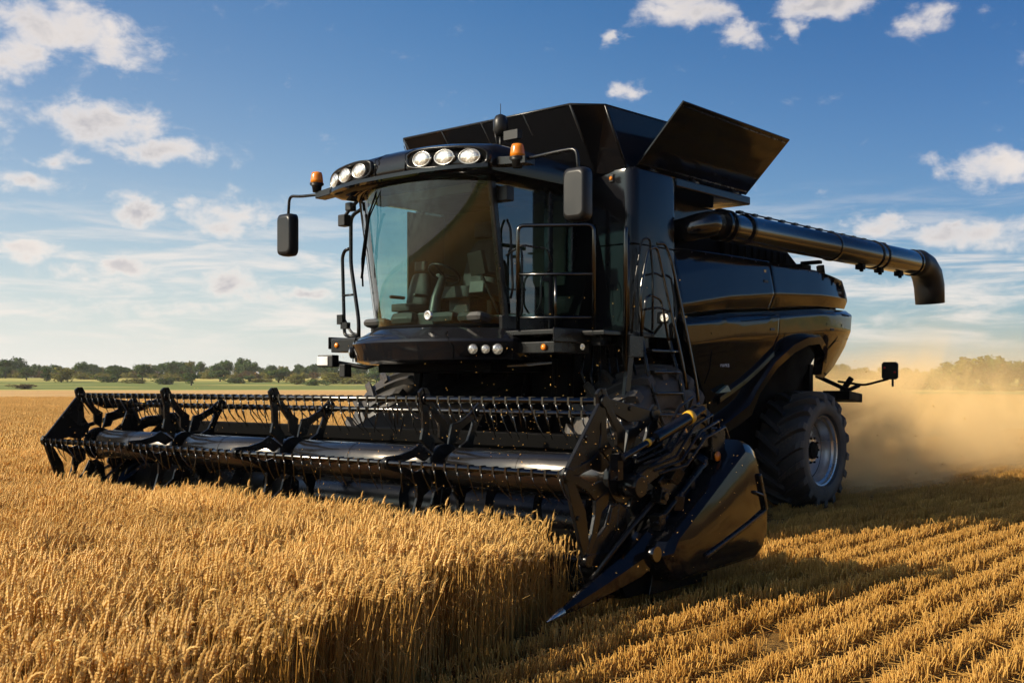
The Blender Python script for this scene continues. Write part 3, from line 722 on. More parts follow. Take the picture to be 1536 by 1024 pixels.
o = b.build('tank_extension', BLACK, tank); md = o.modifiers.new('solid', 'SOLIDIFY'); md.thickness = .025; md.offset = 0
b = MB()
ring = [(x, y, 4.95) for x, y in top]; b.tube(ring + ring[:1], .016, 6)
for (x0, y0), (x1, y1) in zip(bot, top): b.tube([(x0, y0, 4.27), (x1, y1, 4.95)], .018, 6)
for s in (-.66, 0, .66): b.tube([(.175, s, 4.30), (.715, s, 4.95)], .010, 6)
b.build('extension_rim', SATIN, tank)
for sg in (1, -1):                             # covers folded outwards
    b = MB(); P = Vector((0, sg * 1.72, 4.315)); Q = Vector((0, sg * 2.36, 4.96)); d = (Q - P); n = Vector((0, -d.z, d.y)).normalized() * .03
    def corner(x, s, k): v = P + d * s + n * k; return (x, v.y, v.z)
    b.add([corner(x, s, k) for x in (-.06, -2.62) for s in (0, 1) for k in (0, 1)], [(0, 1, 3, 2), (4, 6, 7, 5), (0, 4, 5, 1), (2, 3, 7, 6), (0, 2, 6, 4), (1, 5, 7, 3)])
    lid = b.build('tank_lid', BLACK, tank, .008)
    b = MB()
    for x in (-.35, -1.3, -2.3): b.tube([(x - .08, sg * 1.73, 4.31), (x + .08, sg * 1.73, 4.31)], .025, 8)
    for s in (.06, .94): b.tube([corner(-.12, s, -.2), corner(-2.56, s, -.2)], .008, 6)
    for i in range(9): b.lathe([(0, .001), (0, .011), (.006, .009), (.006, .001)], 8, Matrix.Translation(Vector(corner(-.2 - i * .28, .95, -.25))))
    b.build('hinge', SATIN, lid)

# --- unloading auger folded back along the left side
YA = 2.0
def zc(x): return 3.77 + (-1.33 - x) * .0093
b = MB()
segs = [(-1.38, .165), (-2.05, .170), (-2.06, .185), (-4.6, .190), (-4.61, .195), (-6.1, .198), (-6.11, .20), (-7.72, .205)]
b.tube([(x, YA, zc(x)) for x, r in segs], [r for x, r in segs], 36)
aug = b.build('unloading_auger', METAL, H, auto=R(30))
aug.data.materials[0] = paint('black_auger_paint', (.008, .008, .008), .12, 0, .015, .5, 0, .6)
b = MB()
for x, r in ((-1.45, .20), (-1.60, .20), (-2.05, .197), (-4.6, .207), (-6.1, .222), (-6.32, .222), (-7.70, .222)): b = MB(); b.tube([(x + .025, YA, zc(x)), (x - .025, YA, zc(x))], r, 36); b.build('auger_flange', BLACK, aug, auto=R(40))
b = MB()
b.tube([(-1.40, YA, zc(-1.4)), (-1.29, YA - .03, zc(-1.2)), (-1.20, YA - .14, 3.74), (-1.17, YA - .34, 3.70), (-1.17, YA - .75, 3.66)], [.155, .16, .16, .155, .15], 28); b.build('auger_elbow', METAL, aug).data.materials[0] = aug.data.materials[0]
b = MB()
b.tube([(x, YA, zc(x) + .215) for x in (-1.9, -6.5)], .012, 6)
for i in range(13): x = -1.95 - i * .38; b.rbox((x, YA, zc(x) + .21), (.10, .07, .035))
b.build('auger_rail', SATIN, aug, .006)
b = MB()
for x in (-5.6, -6.3, -7.1): b = MB(); b.rbox((x, YA + .02, zc(x) - .22), (.12, .12, .08)); b.rbox((x + .05, YA + .06, zc(x) - .27), (.05, .05, .06)); b.build('auger_clamp', DARK, aug, .01)
b = MB()
b.rbox((-4.5, 1.60, 3.50), (.30, .16, .12)); b.rbox((-4.5, 1.75, 3.58), (.10, .30, .05)); b.build('auger_saddle', DARK, H, .01); b = MB(); b.rbox((-5.1, 1.62, 3.50), (.08, .10, .20), (0, .3, 0)); b.build('auger_lock', DARK, H, .01)
b = MB()                                        # flexible spout
path = [(-7.70, 3.83, .215), (-8.0, 3.85, .225), (-8.22, 3.80, .24), (-8.40, 3.68, .25), (-8.50, 3.50, .25), (-8.54, 3.20, .24)]
b.tube([(x, YA, z) for x, z, r in path], [r for x, z, r in path], 28, caps=False)
o = b.build('auger_spout', PLASTIC, aug); md = o.modifiers.new('solid', 'SOLIDIFY'); md.thickness = .015

# --- wheels
def wheel(name, Rr, W, rim_r, lugs, loc, sg):
    o_ = empty(name, loc, H); h = W / 2; c = Rr - .068; b = MB()
    prof = [(-h * .80, rim_r), (-h * .95, rim_r + .03), (-h, lerp(rim_r, c, .42)), (-h * .97, lerp(rim_r, c, .75)), (-h * .86, c - .045), (-h * .7, c - .012), (0, c), (h * .7, c - .012), (h * .86, c - .045), (h * .97, lerp(rim_r, c, .75)), (h, lerp(rim_r, c, .42)), (h * .95, rim_r + .03), (h * .80, rim_r)]
    b.lathe(prof, 72)
    for sd in (-1, 1):
        for k in range(lugs):
            th = 6.28318 * (k + (.5 if sd > 0 else 0)) / lugs; rings = []
            for s in (-.06, .25, .55, .82, .98, 1.005):
                y = sd * s * h; drop = 0 if s < .6 else (s - .6) ** 2 * .22; r0 = c - .02 - drop * 1.2; r1 = Rr - drop * (1.0 if s < .97 else 1.5)
                if s > .99: r0 -= .04; r1 -= .055
                a = th + .34 * max(s, 0) ** .8; wd = (.034 + .016 * max(s, 0)) / Rr
                rings.append([(rr * math.cos(a + dw), y, rr * math.sin(a + dw)) for rr, dw in ((r0, -wd * 1.35), (r1, -wd), (r1, wd), (r0, wd * 1.35))])
            b.loft(rings, True, True, False)
    b.build('tyre', RUBBER, o_, .008)
    b = MB(); q = h * .82 * sg
    b.lathe([(-q, rim_r), (-q, rim_r * .92), (-q * .5, rim_r * .86), (0, rim_r * .84), (q * .30, rim_r * .80), (q * .36, rim_r * .42), (q * .5, rim_r * .36), (q * .5, .001)], 48)
    b.lathe([(q * .30, rim_r * .83), (q * .55, rim_r * .86), (q * .70, rim_r * .90), (q * .78, rim_r * .90), (q * .86, rim_r * .96), (q * 1.0, rim_r * .97), (q * 1.03, rim_r * 1.01), (q * .98, rim_r * 1.05)], 48)
    rim = b.build('rim', RIM, o_, auto=R(40))
    b = MB(); b.lathe([(q * .5, rim_r * .26), (q * .62, rim_r * .24), (q * .66, .001)], 24)
    for k in range(10): a = k * PI / 5; b.lathe([(q * .36, .018), (q * .56, .018), (q * .56, .001)], 6, Matrix.Translation((rim_r * .36 * math.cos(a), 0, rim_r * .36 * math.sin(a))))
    b.build('hub', DARK, rim, auto=R(40))
    return o_
w1 = wheel('front_wheel', 1.02, .80, .50, 20, (0, 1.83, 1.02), 1)
w2 = wheel('front_wheel', 1.02, .80, .50, 20, (0, -1.83, 1.02), -1); w2.rotation_euler.y = .3
w3 = wheel('rear_wheel', .86, .72, .50, 18, (-4.44, 1.65, .86), 1); w3.rotation_euler.z = R(0)
w4 = wheel('rear_wheel', .86, .72, .50, 18, (-4.44, -1.65, .86), -1)

# --- cab
def fx(y, xc, xk, hw, p=2.2): return xk + (xc - xk) * (1 - min(1, abs(y) / hw) ** p)
def outline(xb, xc, xk, hw, z, n=24, dz=0, r=.0):        # plan ring: curved front, straight back
    pts = [(fx(hw * (-1 + 2 * i / n), xc, xk, hw), hw * (-1 + 2 * i / n), z) for i in range(n + 1)]
    return pts + [(xb, hw, z + dz), (xb, -hw, z + dz)]
def ws_x(y, s): return lerp(fx(y, 1.97, 1.43, 1.05), fx(y, 2.08, 1.70, 1.06), s)
Z0, Z1 = 2.44, 4.03
b = MB()
b.loft([outline(.2, 1.95, 1.42, 1.03, 2.30), outline(.2, 1.95, 1.42, 1.03, 2.42)])            # floor
b.box(.20, .28, -1.0, 1.04, 2.40, 4.05)                                                        # rear wall
for sg in (1, -1):
    y = sg * 1.03
    b.loft([[(1.43 + dx, y + sg * dy, 2.42) for dx, dy in ((-.05, -.05), (.03, -.05), (.03, .012), (-.05, .012))], [(1.70 + dx, y + sg * (dy + .02), 4.04) for dx, dy in ((-.05, -.05), (.03, -.05), (.03, .012), (-.05, .012))]], True, True, False)
    b.box(.66, .74, y - .04, y + .04, 2.42, 4.04); b.box(.20, .30, y - .05, y + .03, 2.42, 4.04)
    b.box(.28, 1.52, y - .04, y + .015, 2.40, 2.56)
b.box(.25, .9, .35, 1.0, 2.42, 2.62)
cab = b.build('cab', SATIN, H, .012)
b = MB(); vs = []; ny, nz = 28, 10
for i in range(nz + 1):
    s = i / nz
    for j in range(ny + 1):
        y = (-1 + 2 * j / ny) * lerp(1.03, 1.03, s); vs.append((ws_x(y, s) + .02 * math.sin(PI * s), y, lerp(Z0 + .02, Z1 + .03, s)))
b.add(vs, [(i * (ny + 1) + j, i * (ny + 1) + j + 1, (i + 1) * (ny + 1) + j + 1, (i + 1) * (ny + 1) + j) for i in range(nz) for j in range(ny)], True)
b.build('windshield', GLASS, cab, fix=False)
b = MB()                                          # black seal round the glass
def edge(s, j): y = (-1 + 2 * j / 20) * 1.03; return (ws_x(y, s) + .01, y, lerp(Z0 + .01, Z1 + .02, s))
b.tube([edge(0, j) for j in range(21)], .022, 6); b.build('windshield_seal', DARK, cab); b = MB(); b.tube([edge(1, j) for j in range(21)], .03, 6)
b.build('windshield_seal', DARK, cab)
for sg in (1, -1):
    y = sg * 1.035
    b = MB(); b.add([(1.43, y, 2.56), (.74, y, 2.56), (.74, y, 4.03), (1.67, y + sg * .01, 4.03)], [(0, 1, 2, 3)] if sg < 0 else [(3, 2, 1, 0)]); b.build('side_window', SIDEGLASS, cab, fix=False)
    b = MB(); b.add([(.66, y, 2.56), (.30, y, 2.56), (.30, y, 4.03), (.66, y, 4.03)], [(0, 1, 2, 3)] if sg < 0 else [(3, 2, 1, 0)]); b.build('rear_side_window', SIDEGLASS, cab, fix=False)
b = MB(); b.rail([(1.40, 1.06, 2.75), (1.42, 1.11, 2.85), (1.46, 1.11, 3.5), (1.46, 1.06, 3.6)], .014); b.build('grab_handle', PLASTIC, cab); b = MB(); b.rbox((.80, 1.06, 3.0), (.14, .04, .05)); b.build('door_handle', PLASTIC, cab)
# seats
def seat(x, y, s, rec):
    o_ = empty('seat', (x, y, 2.42), cab); b = MB()
    b.loft([[(dx * s, dy * s, z * s) for dx, dy in rrect(-.25, .27, -.25, .25, .08, 3)] for z in (.40, .46, .52, .535)]); b.rbox((0, 0, .2 * s), (.3 * s, .34 * s, .4 * s)); b.build('seat_cushion', SEATC, o_, .01)
    b = MB(); rings = []
    for t in (0, .15, .5, .8, .95, 1.0):
        wd = (.24, .26, .25, .21, .17, .12)[(0, .15, .5, .8, .95, 1.0).index(t)] * s; z = (.50 + .62 * t) * s; x0 = (-.22 - rec * t) * s
        rings.append([(x0 + .07 * s, -wd, z), (x0 + .10 * s, -wd * .5, z), (x0 + .10 * s, wd * .5, z), (x0 + .07 * s, wd, z), (x0 - .05 * s, wd * .9, z), (x0 - .06 * s, -wd * .9, z)])
    b.loft(rings); b.build('backrest', SEATC, o_)
    b = MB(); b.loft([[(-.30 * s + dx, dy, (1.16 + z) * s) for dx, dy in rrect(-.05 * s, .06 * s, -.14 * s, .14 * s, .04 * s, 3)] for z in (0, .05, .14, .18)]); b.build('headrest', SEATC, o_)
    for q in (-.31, .31): b = MB(); b.rbox((.02 * s, q * s, .68 * s), (.36 * s, .07 * s, .06 * s)); b.build('armrest', INNER, o_, .015)
seat(.92, -.02, 1.0, .14); seat(1.22, -.70, .66, .10)
b = MB(); b.tube([(1.52, -.02, 2.42), (1.46, -.02, 2.8), (1.34, -.02, 3.06)], [.09, .06, .045], 12); b.rbox((1.50, -.02, 2.52), (.28, .26, .22)); b.build('steering_column', INNER, cab, .02)
b = MB(); M = Matrix.Translation((1.32, -.02, 3.09)) @ Matrix.Rotation(R(-32), 4, 'Y')
ringp = [M @ Vector((.19 * math.cos(k * PI / 12), .19 * math.sin(k * PI / 12), 0)) for k in range(25)]; b.tube(ringp, .016, 8, caps=False)
for k in range(3): a = k * 2.094; b.tube([M @ Vector((0, 0, -.02)), M @ Vector((.19 * math.cos(a), .19 * math.sin(a), 0))], .014, 6)
b.build('steering_wheel', PLASTIC, cab)
b = MB(); b.rbox((.95, .42, 2.88), (.62, .22, .14), (0, R(-8), 0)); b.tube([(1.15, .44, 2.92), (1.2, .44, 3.12)], .025, 8); b.rbox((1.2, .44, 3.15), (.07, .06, .10)); b.build('armrest_console', INNER, cab, .02)
b = MB(); b.rbox((1.45, .62, 3.16), (.05, .34, .26), (0, R(12), R(-20))); b.tube([(1.43, .65, 3.05), (1.3, .8, 2.6)], .018, 8); b.build('monitor', PLASTIC, cab, .01)
for y, h in ((-.32, .16), (.32, .14), (-.78, .10), (.74, .12)): b = MB(); b.rbox((1.55, y, 2.46 + h / 2), (.40, .38, h), (0, R(-10), 0)); b.build('dash_pad', INNER, cab, .07)
b = MB(); b.rbox((.32, .0, 3.2), (.04, 1.96, 1.54)); b.rbox((.66, -.985, 3.2), (.64, .03, 1.5)); b.rbox((.9, 0, 4.0), (1.2, 1.9, .05)); b.rbox((1.75, .1, 3.93), (.10, 1.5, .10)); b.build('cab_lining', paint('brown_cab_lining', (.07, .052, .026), .8, 0, 0), cab, .01)
b = MB(); M_ = Matrix.Translation((1.99, .38, 2.56)) @ Matrix.Rotation(-PI / 2, 4, 'Z'); b.lathe([(-.02, .055), (.01, .055), (.014, .04), (.008, .03), (.012, .001)], 20, M_); b.build('badge', RIM, cab)
b = MB(); b.rail([(2.02, -.40, 4.02), (2.06, -.52, 3.7), (1.97, -.72, 3.25), (1.90, -.78, 2.95)], .011); b.rail([(2.04, -.30, 4.02), (2.09, -.46, 3.7), (1.99, -.70, 3.25)], .008)
b.tube([(2.12, -.42, 3.75), (1.86, -.84, 3.05)], .012, 6); b.tube([(2.14, -.41, 3.75), (1.885, -.83, 3.05)], .007, 6); b.build('wiper', DARK, cab)

# roof
b = MB()
def rring(z, xb, xc, xk, hw, p=3.0): 
    n = 28; return [(fx(hw * (-1 + 2 * i / n), xc, xk, hw, p), hw * (-1 + 2 * i / n), z - .045 * (abs(-1 + 2 * i / n)) ** 2) for i in range(n + 1)] + [(xb, hw, z - .03), (xb, -hw, z - .03)]
b.loft([rring(4.03, .15, 2.06, 1.70, 1.04), rring(4.05, .15, 2.12, 1.86, 1.20), rring(4.09, .12, 2.18, 1.93, 1.27), rring(4.16, .12, 2.2, 1.95, 1.28), rring(4.30, .12, 2.17, 1.93, 1.28), rring(4.36, .14, 2.10, 1.87, 1.25), rring(4.42, .20, 1.95, 1.70, 1.12), rring(4.445, .3, 1.7, 1.45, .95)])
roof = b.build('cab_roof', BLACK, H, auto=R(50))
b = MB()
for sg in (1, -1): b.tube([(fx(sg * .24, 2.2, 1.95, 1.28, 3.0) + .004, sg * .24, 4.10), (fx(sg * .24, 2.2, 1.95, 1.28, 3.0) + .002, sg * .24, 4.30), (2.06, sg * .22, 4.375), (1.9, sg * .2, 4.42)], .007, 6)
b.loft([[(fx(y, 2.2, 1.95, 1.28, 3.0) + dx, y, 4.09 + dz) for dx, dz in ((-.03, -.03), (.035, -.02), (.035, .02), (-.03, .03))] for y in [-1.26 + 2.52 * k / 24 for k in range(25)]], True, True, False)
b.build('visor_lip', BLACK, roof)
def on_roof(y, z, off=0): return (fx(y, 2.2, 1.95, 1.28, 3.0) + off, y, z)
def face_dir(y):                                 # outward yaw of the roof front at y
    e = .01; dx = fx(y + e, 2.2, 1.95, 1.28, 3.0) - fx(y - e, 2.2, 1.95, 1.28, 3.0); return math.atan2(-dx, 2 * e)
def bezel(name, ys, zc_, hh, m, parent):         # recessed light pod: rim standing proud of the front
    b = MB(); n = 14; y0, y1 = ys
    def rim(s, off):
        out = []
        for k in range(40):
            a = k * PI / 20; cy = math.copysign(abs(math.cos(a)) ** .55, math.cos(a)); sz = math.copysign(abs(math.sin(a)) ** .55, math.sin(a))
            y = (y0 + y1) / 2 + cy * ((y1 - y0) / 2 + s); z = zc_(y) + sz * (hh + s); out.append(on_roof(y, z, off))
        return out
    b.loft([rim(.03, -.01), rim(.022, .028), rim(.006, .034), rim(-.008, .006)], True, False); b.build(name, SATIN, parent)
    b = MB(); b.loft([rim(-.004, .012), rim(-.006, -.03)], True, True); b.build('pod_recess', m, parent)
bezel('pod_rim', (.30, 1.24), lambda y: 4.225 - .03 * y * y, .092, DARK, roof); bezel('pod_rim', (-1.24, -.30), lambda y: 4.225 - .03 * y * y, .092, DARK, roof)
def lens(parent, loc, yaw, ry, rz, m, name='work_light', tilt=0):
    b = MB(); n = 24
    def ring(s, x): return [(x, ry * s * math.cos(6.2832 * k / n), rz * s * math.sin(6.2832 * k / n)) for k in range(n)]
    b.loft([ring(1, -.02), ring(1, .010), ring(.93, .020), ring(.6, .030), ring(.2, .034)], True, True)
    o = b.build(name, m, parent); o.location = loc; o.rotation_euler = (0, tilt, yaw)
    b = MB(); b.loft([ring(1.10, -.02), ring(1.12, .016), ring(1.04, .022), ring(1.0, .008)], True, False); q = b.build('lamp_bezel', RIM if m is not LITLOW else SATIN, o)
    return o
for sg in (1, -1):
    for y in (.50, .79, 1.07):
        zz = 4.222 - .03 * y * y; lens(roof, on_roof(sg * y, zz, .012), -face_dir(sg * y) if False else face_dir(sg * y), .112, .074, LIT)
# beacons, antenna, mirrors
def beacon(x, y, z, arm):
    o_ = empty('beacon', (x, y, z), H); b = MB(); b.tube([(0, 0, -.09), (0, 0, -.02), (0, 0, 0)], [.05, .06, .085], 20); b.tube([(0, 0, 0), (0, 0, .02)], .085, 20); b.build('beacon_base', PLASTIC, o_)
    b = MB(); b.tube([(0, 0, .02), (0, 0, .06), (0, 0, .12), (0, 0, .150), (0, 0, .158)], [.078, .076, .068, .058, .03], 24); b.build('beacon_lens', AMBER, o_)
beacon(1.86, 1.55, 4.13, 1); beacon(1.86, -1.66, 4.24, -1)
def mirror(sg):
    o_ = empty('mirror', (1.80, sg * 1.25, 4.15), H); b = MB()
    s = sg
    b.loft([[(dx, s * .0, dz) for dx, dz in ((-.09, -.05), (.09, -.05), (.09, .04), (-.09, .04))], [(dx, s * .42, dz - .03) for dx, dz in ((-.08, -.05), (.08, -.05), (.08, .03), (-.08, .03))]], True, True, False)
    b.rail([(0, s * .35, -.02), (0, s * .80, .0), (0, s * 1.02, .0 if s > 0 else .03), (0, s * 1.04, -.20)], .020)
    b.build('mirror_arm', SATIN, o_, .012)
    b = MB(); hw, hh = .135, .265
    def ring(k, x): return [(x, s * 1.04 + yy * k, -.46 + zz * k) for yy, zz in rrect(-hw, hw, -hh, hh, .07, 4)]
    b.loft([ring(.80, .09), ring(.96, .075), ring(1.0, .02), ring(1.0, -.05), ring(.93, -.06)]); hd = b.build('mirror_head', PLASTIC, o_)
    hd.rotation_euler = (0, 0, 0)
    b = MB(); b.add([(-.062, s * 1.04 + yy * .9, -.46 + zz * .9) for yy, zz in rrect(-hw, hw, -hh, hh, .07, 4)], [tuple(range(20))]); b.build('mirror_glass', MIRRORG, hd, fix=True)
    return o_
ml = mirror(1); mr = mirror(-1)
b = MB(); b.tube([(1.2, .74, 4.40), (1.2, .74, 4.62)], .018, 8); b.tube([(1.2, .74, 4.60), (1.2, .74, 4.66), (1.2, .74, 4.76), (1.2, .74, 4.82), (1.2, .74, 4.84)], [.05, .085, .085, .06, .02], 16); b.tube([(1.2, .70, 4.45), (1.2, .64, 4.72)], .008, 6); b.tube([(1.2, .74, 4.84), (1.2, .74, 4.96)], .004, 5); b.rbox((1.2, .92, 4.58), (.08, .20, .10)); b.build('antenna', PLASTIC, H)
b = MB(); b.rbox((1.55, 1.12, 3.86), (.12, .14, .16)); b.tube([(1.6, 1.04, 3.95), (1.55, 1.12, 3.86)], .02, 6); b.build('camera_unit', PLASTIC, H, .02)
b = MB(); b.rbox((1.75, -1.28, 3.78), (.11, .12, .14)); b.tube([(1.7, -1.1, 4.0), (1.73, -1.2, 3.92), (1.75, -1.28, 3.82)], .025, 6); b.rbox((1.72, -1.2, 3.94), (.10, .10, .10)); b.build('side_work_light', PLASTIC, H, .02)

# nose under the windshield
b = MB()
def nring(z, xb, xc, xk, hw, drop=0): 
    n = 28; return [(fx(hw * (-1 + 2 * i / n), xc, xk, hw, 2.4), hw * (-1 + 2 * i / n), z + drop * (1 - abs(-1 + 2 * i / n) ** 2)) for i in range(n + 1)] + [(xb, hw, z), (xb, -hw, z)]
b.loft([nring(2.04, .9, 2.06, 1.50, 1.16), nring(2.075, .9, 2.19, 1.58, 1.24), nring(2.27, .9, 2.25, 1.60, 1.27), nring(2.30, .9, 2.235, 1.59, 1.262), nring(2.395, .9, 2.06, 1.50, 1.12, .02), nring(2.42, .9, 2.00, 1.48, 1.06, .02)])
nose = b.build('nose_cowl', BLACK, H, auto=R(22))
def on_nose(y, z, off=0): return (fx(y, 2.24, 1.60, 1.27, 2.4) + off, y, z)
def nose_yaw(y): e = .01; return math.atan2(-(fx(y + e, 2.24, 1.6, 1.27, 2.4) - fx(y - e, 2.24, 1.6, 1.27, 2.4)), 2 * e)
for sg in (1, -1):
    b = MB(); b.tube([on_nose(sg * .80, 2.07, .004), on_nose(sg * .80, 2.20, .006), on_nose(sg * .72, 2.34, -.01), on_nose(sg * .70, 2.37, -.07)], .007, 6); b.build('cowl_seam', DARK, nose)
    b = MB(); b.loft([[on_nose(sg * yy, zz, off) for yy, zz in ((.86, 2.12), (1.19, 2.12), (1.235, 2.20), (1.22, 2.255), (.98, 2.25))] for off in (-.03, .006)], True, True, False); b.build('headlight_recess', DARK, nose)
    for y, r in ((.97, .050), (1.07, .045), (1.16, .055)): lens(nose, on_nose(sg * y, 2.185, .004), nose_yaw(sg * y), r, r * 1.05, LITLOW, 'headlight')

# --- platforms, rails, ladder
def deck(sg):
    b = MB(); b.box(.14, 1.55, sg * 1.07 if sg > 0 else -1.78, 1.78 if sg > 0 else -1.07, 2.33, 2.385); b.box(.14, 1.57, 1.78 if sg > 0 else -1.80, 1.80 if sg > 0 else -1.78, 2.25, 2.40)
    if sg > 0: b.box(.14, 1.1, 1.802, 2.10, 2.33, 2.38); b.rbox((1.2, 1.5, 2.20), (.6, .5, .12))
    else: b.rbox((1.5, -1.47, 2.285), (.22, .45, .16))
    return b.build('platform', SATIN, H, .010)
dl = deck(1); dr = deck(-1)
b = MB()
b.rail([(1.56, 1.30, 2.39), (1.56, 1.30, 3.50), (1.08, 1.95, 3.50), (1.08, 1.95, 2.36)], .021, .07)
b.rail([(1.56, 1.30, 2.98), (1.08, 1.95, 2.98)], .017); b.rail([(1.56, 1.3, 2.52), (1.08, 1.95, 2.52)], .014)
b.rail([(1.32, 1.62, 2.39), (1.32, 1.62, 2.98)], .014)
b.build('guard_rail', METAL, H)
b = MB(); b.rail([(.20, 1.78, 3.46), (.70, 2.10, 3.50), (.74, 2.12, 3.46), (.74, 2.12, 1.95)], .024, .06); b.rail([(.66, 2.10, 3.4), (.66, 2.10, 2.38)], .018); b.tube([(.2, 1.8, 2.95), (.66, 2.1, 2.95)], .012, 6); b.tube([(.2, 1.8, 2.65), (.66, 2.1, 2.65)], .012, 6); b.build('door_rail', METAL, H)
b = MB()
b.rail([(.44, 2.13, 2.3), (.52, 2.16, 2.8), (.36, 2.16, 3.30), (.18, 2.16, 3.34), (.02, 2.22, 2.7), (-.10, 2.3, 2.1), (-.16, 2.33, 1.75)], .019, .12)
b.rail([(.10, 2.10, 3.38), (-.02, 2.13, 3.40), (-.12, 2.16, 3.2), (-.28, 2.25, 2.4), (-.42, 2.30, 1.80), (-.46, 2.30, 1.55)], .019, .12)
b.rail([(.46, 2.12, 2.2), (.40, 2.15, 2.75), (.30, 2.15, 2.80), (.10, 2.16, 2.75), (.02, 2.2, 2.3)], .014, .06)
b.build('ladder_handrail', METAL, H)
b = MB()
b.rbox((.68, 2.10, 1.85), (.10, .05, 1.0), (0, R(-10), 0)); b.rail([(.44, 2.12, 2.36), (.42, 2.2, 1.9), (.30, 2.28, 1.45), (.24, 2.28, 1.36), (-.20, 2.30, 1.36), (-.24, 2.3, 1.45), (-.10, 2.14, 2.3)], .022, .08)
lad = b.build('ladder', SATIN, H, .008)
for i in range(4):
    b = MB(); z = 2.18 - i * .235; y = 2.16 + i * .035; b.rbox((.12, y, z), (.52, .14, .03)); b.tube([(-.13, y + .07, z), (.38, y + .07, z)], .012, 6); b.build('step', METAL, lad, .006)
b = MB()
b.rail([(1.45, -1.38, 2.40), (1.42, -1.66, 2.42), (1.42, -1.70, 3.40), (1.42, -1.66, 3.48), (1.42, -1.55, 3.50)], .022, .07); b.rail([(1.45, -1.18, 4.0), (1.42, -1.54, 3.9), (1.42, -1.54, 3.3), (1.45, -1.36, 2.6), (1.45, -1.36, 2.38)], .024, .1)
b.rail([(1.42, -1.70, 2.92), (1.44, -1.44, 2.92)], .014); b.rail([(1.42, -1.66, 2.62), (1.44, -1.5, 2.44), (1.45, -1.35, 2.42)], .016); b.rbox((1.44, -1.70, 2.62), (.06, .10, .12)); b.rbox((1.44, -1.62, 2.54), (.06, .12, .08))
b.build('guard_rail', SATIN, H)
def marker(loc, yaw=0, m=AMBER, r=.035, name='side_marker'):
    b = MB(); b.lathe([(0, .001), (0, r), (.012, r * .95), (.022, r * .6), (.026, .001)], 16, Matrix.Rotation(-PI / 2 + yaw, 4, 'Z')); o = b.build(name, m, H); o.location = loc
marker((1.515, 1.62, 2.20)); marker((1.612, -1.58, 2.29)); marker((1.10, 1.81, 2.21), R(90), LITLOW)
marker((-.13, 2.05, 2.57), R(40), LIT, .05, 'side_work_lamp'); b = MB(); b.rbox((-.18, 2.0, 2.57), (.10, .12, .13), (0, 0, R(40))); b.tube([(-.18, 1.98, 2.5), (-.3, 1.8, 2.4)], .02, 6); b.build('lamp_housing', PLASTIC, H, .015)
b = MB(); b.rbox((1.58, -1.78, 2.10), (.13, .24, .15), (0, 0, R(10))); b.tube([(1.5, -1.7, 2.08), (1.3, -1.4, 2.02), (1.2, -1.1, 2.1)], .03, 8); b.rbox((1.5, -1.55, 1.98), (.12, .10, .16)); b.build('lamp_bracket', PLASTIC, H, .02)
b = MB(); b.rbox((1.652, -1.80, 2.10), (.02, .17, .11), (0, 0, R(10))); b.build('position_lamp', plain('white_lens', (.75, .72, .68), .2), H, .008)
b = MB(); b.rbox((1.55, 1.45, 2.02), (.30, .44, .025), (0, R(6), R(-20))); b.build('step_plate', METAL, H, .006)

b = MB()
for k in range(7):
    y = 1.3 + .11 * k; b.tube([(.35 + .02 * k, y, 2.30), (.52 - .03 * k, y + .06, 1.95 - .03 * k), (.40 + .06 * k, y + .12, 1.62), (.62 + .05 * k, y + .04, 1.30)], .014 + .004 * (k % 2), 7)
b.rail([(.64, 2.13, 2.36), (.62, 2.16, 2.9), (.52, 2.18, 3.38), (.36, 2.18, 3.42), (.30, 2.18, 3.0), (.34, 2.2, 2.4)], .013, .1)
b.rail([(-.02, 2.1, 3.05), (-.10, 2.16, 3.02), (-.16, 2.2, 2.6), (-.05, 2.2, 2.35)], .014, .08); b.rail([(.5, 2.16, 2.62), (.2, 2.2, 2.66), (-.05, 2.24, 2.60)], .012, .05)
b.rail([(.42, 2.15, 3.0), (.25, 2.18, 3.04), (.08, 2.18, 3.0)], .012, .05)
b.rbox((.60, 2.12, 2.22), (.26, .10, .22)); b.rbox((.40, 1.95, 2.28), (.5, .14, .12)); b.rbox((.9, 1.9, 2.28), (.16, .12, .10))
b.build('hose_bundle', SATIN, H)
b = MB(); b.rail([(1.30, 1.08, 2.5), (1.30, 1.14, 2.6), (1.30, 1.14, 3.25), (1.30, 1.08, 3.35)], .013); b.rail([(1.0, 1.08, 2.6), (1.0, 1.16, 2.7), (1.0, 1.16, 3.0), (.80, 1.16, 3.1)], .012); b.rail([(1.52, 1.10, 3.2), (1.50, 1.3, 3.3), (1.3, 1.5, 3.26), (1.25, 1.5, 3.12)], .011, .05); b.build('grab_handle', SATIN, cab)

# --- feeder house
b = MB()
b.loft([[(2.45, y, z) for y, z in ((-.80, .42), (.80, .42), (.80, 1.15), (-.80, 1.15))], [(.5, y, z) for y, z in ((-.72, 1.15), (.72, 1.15), (.72, 1.98), (-.72, 1.98))]], True, True, False)
for y in (-.83, .83): b.loft([[(2.4, y + a, z) for a, z in ((-.05, .7), (.05, .7), (.05, .95), (-.05, .95))], [(.5, y + a, z) for a, z in ((-.05, 1.5), (.05, 1.5), (.05, 1.7), (-.05, 1.7))]], True, True, False)
for i in range(6): x = 2.3 - i * .3; z = 1.17 + i * .128; b.rbox((x, 0, z), (.05, 1.5, .04))
b.build('feeder_house', DARK, H, .012)

